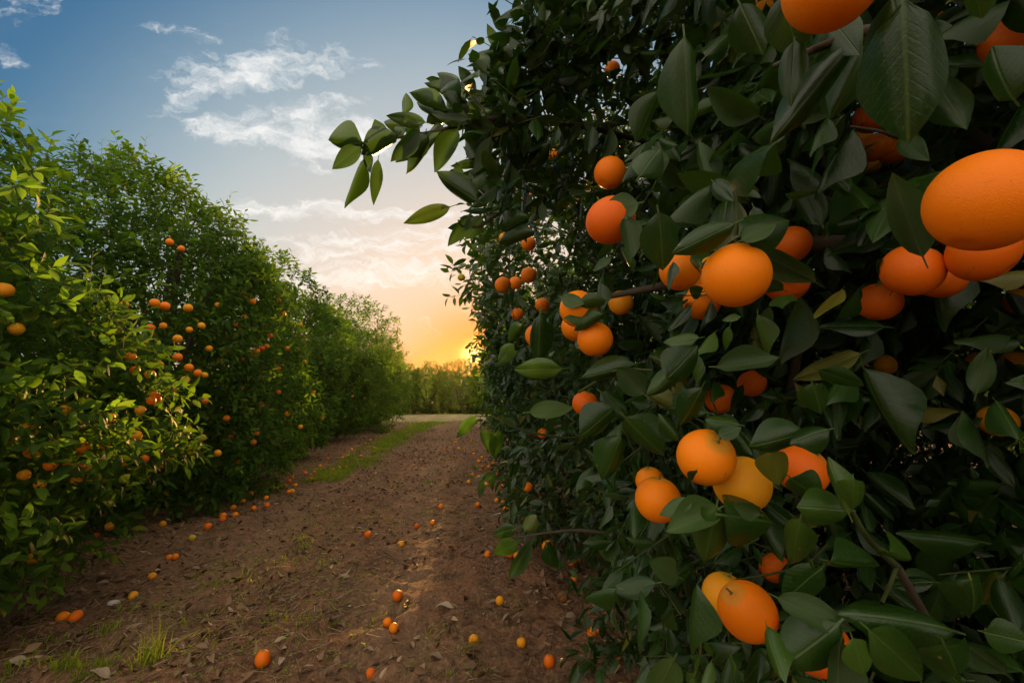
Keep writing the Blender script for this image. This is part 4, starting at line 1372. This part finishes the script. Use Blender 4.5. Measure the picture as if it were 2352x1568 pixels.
FALL = [
    (603, 1512, 34, 'deep', 'egg shaped red orange standing on end on the soil, biggest on the track'), (850, 1545, 26, 'deep', 'speckled red orange on the soil close to the lower edge'),
    (1088, 1467, 26, 'yellow', 'clean yellow fallen orange beside small green weeds'), (1262, 1517, 27, 'deep', 'oval red fallen orange below a bare twig'),
    (1198, 1475, 18, 'yellow', 'small yellow fruit half sunk behind a clod'), (1360, 1448, 21, 'orange', 'bigger orange of a touching pair above the bare twig'),
    (1376, 1455, 18, 'deep', 'smaller redder orange of a touching pair above the bare twig'), (890, 1427, 20, 'orange', 'upper orange of a close pair in the middle of the track'),
    (904, 1441, 18, 'orange', 'lower orange of a close pair in the middle of the track'), (913, 1362, 25, 'deep', 'bright red orange with a tuft of green at its foot'),
    (1148, 1375, 21, 'yellow', 'mustard yellow fallen orange in a dip of the track'), (1293, 1370, 24, 'rotten', 'brown rotting orange at the edge of the shade'),
    (1120, 1269, 15, 'orange', 'orange just in front of a low leafy twig'), (1170, 1274, 17, 'deep', 'orange under the low leafy twig'), (1186, 1276, 13, 'yellow', 'yellow orange behind a pointed leaf of the low twig'),
    (920, 1248, 18, 'yellow', 'yellow fallen fruit alone in the middle of the track'), (845, 1222, 18, 'deep', 'red fallen orange alone, up the track from the yellow one'),
    (957, 1207, 12, 'deep', 'small red orange beside a bigger one up the track'), (993, 1199, 14, 'orange', 'bigger orange beside a small red one up the track'),
    (1012, 1162, 13, 'orange', 'orange alone on the track further up'), (1097, 1157, 12, 'orange', 'orange alone by the wheel rut'), (1140, 1150, 10, 'yellow', 'yellowest of a loose group of four below the dark skirt'),
    (1155, 1152, 9, 'orange', 'smallest of a loose group of four below the dark skirt'), (1161, 1167, 13, 'orange', 'lowest of a loose group of four below the dark skirt'),
    (1196, 1159, 14, 'orange', 'upper of two oranges next to the drooping dark leaves'), (1215, 1174, 15, 'deep', 'lower of two oranges next to the drooping dark leaves'),
    (1416, 1324, 20, 'deep', 'red orange at the end of a row of yellow fruit in the shade'), (1445, 1314, 17, 'yellow', 'first yellow fruit of a row in the shade, beside the red one'),
    (1463, 1310, 20, 'green', 'largest yellow green fruit of a row in the shade'), (1486, 1319, 19, 'yellow', 'last yellow fruit of a row in the shade, a leaf across it'),
    (1279, 1291, 16, 'deep', 'red orange lying beside a drooping leaf tip'), (1312, 1290, 17, 'orange', 'orange under hanging leaves, one of two'), (1328, 1287, 14, 'deep', 'redder of two oranges under hanging leaves'),
    (1417, 1503, 20, 'orange', 'orange tucked under small glossy leaves at the skirt'), (1318, 1334, 10, 'orange', 'tiny orange behind the thin lowest twig'),
    (172, 1416, 27, 'deep', 'redder orange of a pair in the dark litter'), (143, 1415, 26, 'orange', 'yellower orange of a pair in the dark litter'),
    (388, 1278, 15, 'orange', 'left orange of a tiny touching pair by the shade line'), (402, 1278, 14, 'orange', 'right orange of a tiny touching pair by the shade line'),
    (306, 1362, 19, 'yellow', 'bright lemon yellow fruit on the litter by a white stone'), (349, 1323, 17, 'yellow', 'yellow fruit among grass blades by the shade line'),
    (476, 1207, 18, 'deep', 'dark red orange at the foot of the tall sunlit tree'), (440, 1234, 17, 'green', 'green fruit lying at the shade line'),
    (373, 1203, 15, 'yellow', 'dim tan fruit under the tall sunlit tree'), (222, 1226, 15, 'deep', 'very dark red orange under the first sunlit tree'), (222, 1268, 15, 'green', 'dim olive fruit on dark soil under the first sunlit tree'),
    (12, 1397, 20, 'deep', 'red brown orange by the picture edge in the litter'), (12, 1335, 22, 'yellow', 'yellow orange by the picture edge under bright shoots'),
    (535, 1163, 14, 'orange', 'orange close under the skirt of the sunlit row'), (714, 1099, 10, 'orange', 'first of a tiny pair beside the sunlit row'), (705, 1101, 9, 'deep', 'second of a tiny pair beside the sunlit row'),
    (640, 1116, 10, 'yellow', 'tiny golden orange beside the sunlit row, near a redder one'), (655, 1114, 9, 'deep', 'tiny red orange beside the sunlit row, near a golden one'),
]
FG = 'fallen oranges on the track'
for fx, fy, d, mat, label in FALL:
    P, zf = on_ground(fx, fy+d*0.42)
    rad = float(np.clip(d*K*zf/FPX/2*0.96, .028, .042))
    eg = 1.25 if 'egg' in label or 'oval' in label else 1.0
    o = put_orange((P[0], P[1], ground_h(P[0], P[1])+rad*eg*0.66), rad, mat, label, FG, d > 18, ro, d > 18, 0.9 if eg == 1 else 0.12, eg)
tiny = [(597, 1165), (610, 1160), (675, 1113), (637, 1128), (625, 1140), (690, 1105), (560, 1150), (575, 1140), (730, 1080), (745, 1075), (760, 1065), (775, 1062), (790, 1050), (800, 1045), (815, 1040),
        (590, 1128), (655, 1095), (700, 1085), (665, 1130), (720, 1062), (745, 1052), (830, 1030), (845, 1025), (860, 1015), (880, 1000), (545, 1180), (520, 1190), (500, 1185), (850, 1005), (610, 1110),
        (1120, 1069), (1100, 1085), (1100, 1106), (1110, 1088), (1093, 1089), (1108, 1106), (1123, 1105), (1168, 1113), (1160, 1115), (1150, 1117), (1186, 1108), (1090, 1050), (1085, 1040), (1110, 1055),
        (1135, 1085), (1115, 1030), (1125, 1045), (1100, 1015), (1145, 1070), (1060, 1020), (1040, 1010), (1075, 1005), (1020, 1030), (1115, 995), (1130, 1010)]
for fx, fy in tiny:
    P, zf = on_ground(fx+ro.normal(0, 14), fy+3+abs(ro.normal(0, 6)))
    left = P[0] < -1.2
    put_orange((P[0], P[1], ground_h(P[0], P[1])+0.022), ro.uniform(.031, .037), ['orange', 'deep', 'orange', 'yellow'][int(ro.integers(4))],
               'tiny fallen orange strewn along the foot of the sunlit row' if left else 'tiny fallen orange strewn along the foot of the shaded row',
               'tiny fallen oranges by the sunlit row' if left else 'tiny fallen oranges by the shaded row', False, ro, False, 0.9)

# ---------------------------------------------------------------- litter, grass, weeds


def scatter(n, r, x0, x1, y0, y1, power=1.6):
    """more pieces close to the camera, where they show"""
    t = r.random(n)
    yv = y0 + (y1-y0)*t**power
    xv = r.uniform(x0, x1, n)
    return xv, yv


r = np.random.default_rng(301)
n = 15000
lx, ly = scatter(n, r, -4.0, 1.6, 1.3, 18, 1.8)
keep_ = r.random(n) < np.clip(0.62 + 1.1*vnoise(lx*1.4, ly*1.2), 0.12, 1)
lx, ly = lx[keep_], ly[keep_]; n = len(lx)
az = r.random(n)*6.28
tp = r.normal(0, 0.35, n)
D = np.stack([np.cos(az), np.sin(az), 0.5*tp], -1)
N = norm(np.stack([r.normal(0, .5, n), r.normal(0, .5, n), np.where(r.random(n) < 0.5, 1, -1)*np.ones(n)], -1))
LL = Leaves(np.stack([lx, ly, ground_h(lx, ly)+0.006+np.abs(tp)*0.01], -1), D, N, r.uniform(.022, .075, n), np.zeros(n))
TPL_DRY = [leaf_template(4, 1, 0.5, 0.9, 0.8, 0, 0.7, False), leaf_template(4, 1, 0.42, 1.4, -0.5, 0, -0.8, False), leaf_template(3, 1, 0.6, 0.5, 1.2, 0, 0.4, False)]
V, F, UV, Yg = leaves_geometry(LL, TPL_DRY, r)
tag(link('leaf_litter', mesh_from('leaf_litter', V, [F], [M['litter']])), 'brown dead leaves and bits matted over the soil', kind='stuff')

n = 26000
lx, ly = scatter(n, r, -4.0, 1.6, 1.3, 15, 1.8)
keep_ = r.random(n) < np.clip(0.55 + 1.3*vnoise(lx*1.1+50, ly*0.9), 0.08, 1)
lx, ly = lx[keep_], ly[keep_]; n = len(lx)
az = r.normal(0.5, 0.9, n)
hl = r.uniform(.012, .055, n)
dx, dy = np.cos(az)*hl, np.sin(az)*hl
A = np.stack([lx-dx, ly-dy, ground_h(lx-dx, ly-dy)+0.006+0.012*r.random(n)], -1)
B = np.stack([lx+dx, ly+dy, ground_h(lx+dx, ly+dy)+0.006+0.012*r.random(n)], -1)
V, F = twigs_geometry(A, B, 0.0024)
tag(link('straw_litter', mesh_from('straw_litter', V, [F], [M['straw']])), 'dry straw and stalks strewn over the soil', kind='stuff')


def blades(bx, by, h, r, lean=0.45, wd=0.004):
    n = len(bx)
    az = r.random(n)*6.28
    ln = np.abs(r.normal(0, lean, n))
    P0 = np.stack([bx, by, ground_h(bx, by)-0.005], -1)
    d = np.stack([np.cos(az)*ln, np.sin(az)*ln, np.ones(n)], -1)
    sd = np.stack([-np.sin(az+1), np.cos(az+1), np.zeros(n)], -1)*wd*(0.6+0.8*r.random(n))[:, None]
    P1 = P0 + d*h[:, None]*0.55
    P2 = P0 + d*h[:, None]*np.array([1.5, 1.5, 0.92])
    V = np.stack([P0-sd, P0+sd, P1-sd*0.8, P1+sd*0.8, P2], 1).reshape(-1, 3)
    b = (np.arange(n)*5)[:, None]
    return V, np.array([[0, 1, 3, 2]])+b, np.array([[2, 3, 4]])+b


# tufts measured on the photograph and loose blades between them
tufts = [(490, 1345, 14, .05), (540, 1335, 10, .05), (240, 1450, 18, .06), (345, 1520, 22, .16), (150, 1530, 26, .07), (210, 1545, 26, .08), (460, 1320, 10, .04), (580, 1290, 8, .04), (695, 1260, 14, .06),
         (690, 1240, 8, .06), (985, 1110, 14, .05), (910, 1385, 8, .04), (1080, 1490, 12, .03), (860, 1440, 8, .04), (1000, 1450, 9, .03), (820, 1480, 6, .03), (1190, 1390, 5, .03), (505, 1290, 8, .05),
         (600, 1330, 7, .04), (470, 1420, 8, .05), (640, 1420, 8, .04), (300, 1400, 8, .05), (420, 1430, 8, .05), (380, 1400, 8, .05), (1040, 1550, 12, .03), (1090, 1540, 10, .03), (700, 1440, 6, .06), (1090, 1075, 18, .08), (1080, 1095, 14, .08),
         (960, 1540, 8, .03), (740, 1300, 6, .04), (560, 1395, 6, .04), (120, 1470, 7, .05), (30, 1540, 9, .07), (930, 1400, 5, .04)]
bx, by, bh = [], [], []
for tx, ty, k, hgt in tufts:
    P, _ = on_ground(tx, ty)
    for _ in range(int(k*2.6)):
        bx.append(P[0]+r.normal(0, .035)); by.append(P[1]+r.normal(0, .04)); bh.append(hgt*r.uniform(.5, 1.25)*(1.8 if hgt > .1 and r.random() < .1 else 1))
n = 10000
lx, ly = scatter(n, r, -3.6, 0.3, 1.4, 10, 1.6)
kp = vnoise(lx*0.8+7, ly*0.7+2) + 0.4*vnoise(lx*4, ly*4) - 0.06*lx > 0.20
bx = np.r_[bx, lx[kp]]; by = np.r_[by, ly[kp]]; bh = np.r_[bh, r.uniform(.015, .05, kp.sum())]
# the green strip along the foot of the sunlit row
n = 26000
sy = 7.6 + 14.6*r.random(n)**1.2
cx = np.interp(sy, [7.6, 9, 12, 16, 20, 22.3], [-2.0, -1.9, -1.75, -1.5, -1.0, -0.5])
wdt = np.interp(sy, [7.6, 9, 14, 22], [.20, .32, .36, .5])
sx = cx + r.normal(0, 0.62, n)*wdt
kp = vnoise(sx*2.6, sy*1.6) + 0.5*vnoise(sx*7, sy*6) + r.normal(0, .12, n) > -0.02
bx = np.r_[bx, sx[kp]]; by = np.r_[by, sy[kp]]; bh = np.r_[bh, r.uniform(.03, .10, kp.sum())]
# sparse growth along the cross track
n = 9000
sx, sy = r.uniform(-7, 3, n), r.uniform(21.2, 31.5, n)
kp = vnoise(sx*0.5, sy*0.6+4) > 0.02
bx = np.r_[bx, sx[kp]]; by = np.r_[by, sy[kp]]; bh = np.r_[bh, r.uniform(.03, .09, kp.sum())]
wd_ = 0.0035 + 0.0006*np.maximum(np.asarray(by)-6, 0)
V, Q, T3 = blades(np.array(bx), np.array(by), np.array(bh), r, 0.45, 1.0)
# blade width grows a little with distance, like the clumps they stand for
V = V.reshape(-1, 5, 3)
cen = V[:, 4:5]
mid = np.array([0.5*(V[:, 0]+V[:, 1]), 0.5*(V[:, 2]+V[:, 3])])
for a_, b_, m_ in ((0, 1, 0), (2, 3, 1)):
    for q_ in (a_, b_):
        V[:, q_] = mid[m_] + (V[:, q_]-mid[m_])*wd_[:, None]
tag(link('grass', mesh_from('grass', V.reshape(-1, 3), [Q, T3], [M['grass']])), 'fresh green grass sprouting in tufts and along one strip', kind='stuff')

# small broad leaved weeds
n = 1500
lx, ly = scatter(n, r, -2.6, 0.5, 1.35, 7.5, 1.5)
kp = vnoise(lx*1.3+70, ly*1.1+20) > 0.12
lx, ly = lx[kp], ly[kp]; n = len(lx)
parts = []
for q in range(5):
    az = r.random(n)*6.28
    D = np.stack([np.cos(az), np.sin(az), np.full(n, .35)], -1)
    parts.append(Leaves(np.stack([lx+r.normal(0, .008, n), ly+r.normal(0, .008, n), ground_h(lx, ly)+.012+.01*r.random(n)], -1), D, np.tile([0, 0, 1.0], (n, 1))+r.normal(0, .2, (n, 3)), r.uniform(.010, .024, n), np.zeros(n)))
WLv = Leaves(*[np.concatenate([getattr(q, k) for q in parts]) for k in ('P', 'D', 'N', 'S', 'Y')])
V, F, UV, Yg = leaves_geometry(WLv, TPL_LOW, r)
tag(link('weeds', mesh_from('weeds', V, [F], [M['grass']])), 'tiny green weeds sprouting on the track', kind='stuff')

# pale dry leaves that can be picked out one by one
DRY = [
    (790, 1327, 26, 'pale curled dry leaf alone on bare red soil up the track'), (766, 1434, 30, 'pale folded dry leaf beside a second one, left of the close orange pair'),
    (785, 1436, 20, 'small pale dry leaf touching the folded one left of the close orange pair'), (1018, 1398, 38, 'broad tan dry leaf between the bright red and mustard yellow oranges'),
    (1171, 1430, 38, 'pale upturned dry leaf near the half sunk yellow fruit'), (1000, 1510, 28, 'grey tan dry leaf between the yellow and speckled oranges'),
    (905, 1520, 24, 'tan dry leaf sliver right of the speckled red orange'), (1400, 1482, 26, 'pale dry leaf lying by the bare twig'), (228, 1556, 44, 'long tan dry leaf in grass at the lower edge'),
    (30, 1530, 40, 'yellowish dry leaf at the lower corner'), (365, 1505, 22, 'small yellow dry leaf by a tall grass blade'), (130, 1545, 30, 'brown dry leaf beside the grass tufts in the corner'),
    (845, 1500, 22, 'crumpled brown dry leaf above the speckled red orange'), (640, 1490, 24, 'tan dry leaf just uphill of the egg shaped orange'), (660, 1515, 22, 'crumpled dry leaf right beside the egg shaped orange'),
    (1120, 1425, 22, 'narrow dry leaf sliver left of the pale upturned one'), (940, 1290, 18, 'small pale dry leaf below the lone yellow fruit'), (1310, 1420, 26, 'curled brown dry leaf near the touching pair above the twig'),
    (1440, 1400, 26, 'tan dry leaf in the shade below the yellow row'), (1390, 1355, 22, 'dry leaf near the brown rotting orange'), (700, 1550, 30, 'wide brown dry leaf between the egg shaped and speckled oranges'),
    (400, 1480, 24, 'dry leaf lying above the tall grass blade'), (520, 1460, 22, 'narrow tan dry leaf uphill from the egg shaped orange'), (960, 1470, 22, 'small dry leaf below the close orange pair'),
]
dry_me = [mesh_from('dry_leaf', tv, [tf], [M['dry_leaf']], True, tuv) for tv, tf, tuv in
          (leaf_template(6, 2, 0.5, 0.7, 0.5, 1.5, 0.6, True), leaf_template(6, 2, 0.45, 1.1, -0.5, 1.2, -0.8, True), leaf_template(6, 2, 0.55, 0.4, 0.9, 2.0, 0.3, True))]
for k, (fx, fy, d, label) in enumerate(DRY):
    P, zf = on_ground(fx, fy)
    S = d*K*zf/FPX*1.15
    o = link('dry_leaf', dry_me[k % 3], loc=(P[0]-S*.4, P[1], ground_h(P[0], P[1])+.014))
    o.rotation_euler = (r.normal(0, .3), r.normal(0, .15)-0.1, r.normal(0.2, .7))
    o.scale = (S,)*3
    tag(o, label, 'dry leaf', 'pale dry leaves on the soil')

# bare twig and a pale stone
P0, _ = on_ground(1385, 1500); P1, _ = on_ground(1560, 1462)
tt = np.linspace(0, 1, 8)[:, None]
pts = P0*(1-tt)+P1*tt + np.concatenate([r.normal(0, .006, (8, 2)), 0.02+.012*r.random((8, 1))], 1)
V, F = tube(pts-P0, np.linspace(.006, .003, 8), 6)
tag(link('bare_twig', mesh_from('bare_twig', V, [F], [M['bark']]), loc=P0), 'thin bare brown twig lying on the soil by the shaded skirt', 'twig')


def stone_mesh(seed):
    rr_ = np.random.default_rng(seed)
    nu, nv = 10, 7
    th = np.linspace(0, np.pi, nv); ph = np.arange(nu)*2*np.pi/nu
    TH, PH = np.meshgrid(th, ph, indexing='ij')
    d = np.stack([np.sin(TH)*np.cos(PH), np.sin(TH)*np.sin(PH), np.cos(TH)], -1)
    rad = 1+0.14*np.sin(d @ rr_.normal(0, 2.2, (3, 4))+rr_.random(4)*6).sum(-1)/2
    V = (d*rad[..., None]*np.array([1, .55, .42])).reshape(-1, 3)
    i, j = np.meshgrid(np.arange(nv-1), np.arange(nu), indexing='ij')
    F = np.stack([i*nu+j, (i+1)*nu+j, (i+1)*nu+(j+1) % nu, i*nu+(j+1) % nu], -1).reshape(-1, 4)
    return mesh_from('stone', V, [F], [M['stone']])


for k, (fx, fy, d, label) in enumerate(((262, 1386, 30, 'oblong white stone lying in the dark litter'), (1268, 1212, 9, 'small pale stone up the track by three oranges'), (803, 1387, 8, 'tiny pale stone in the middle of the track'))):
    P, zf = on_ground(fx, fy)
    o = link('stone', stone_mesh(k), loc=(P[0], P[1], ground_h(P[0], P[1])+.008))
    o.scale = (d*K*zf/FPX/2,)*3
    tag(o, label, 'stone', 'pale stones on the soil')
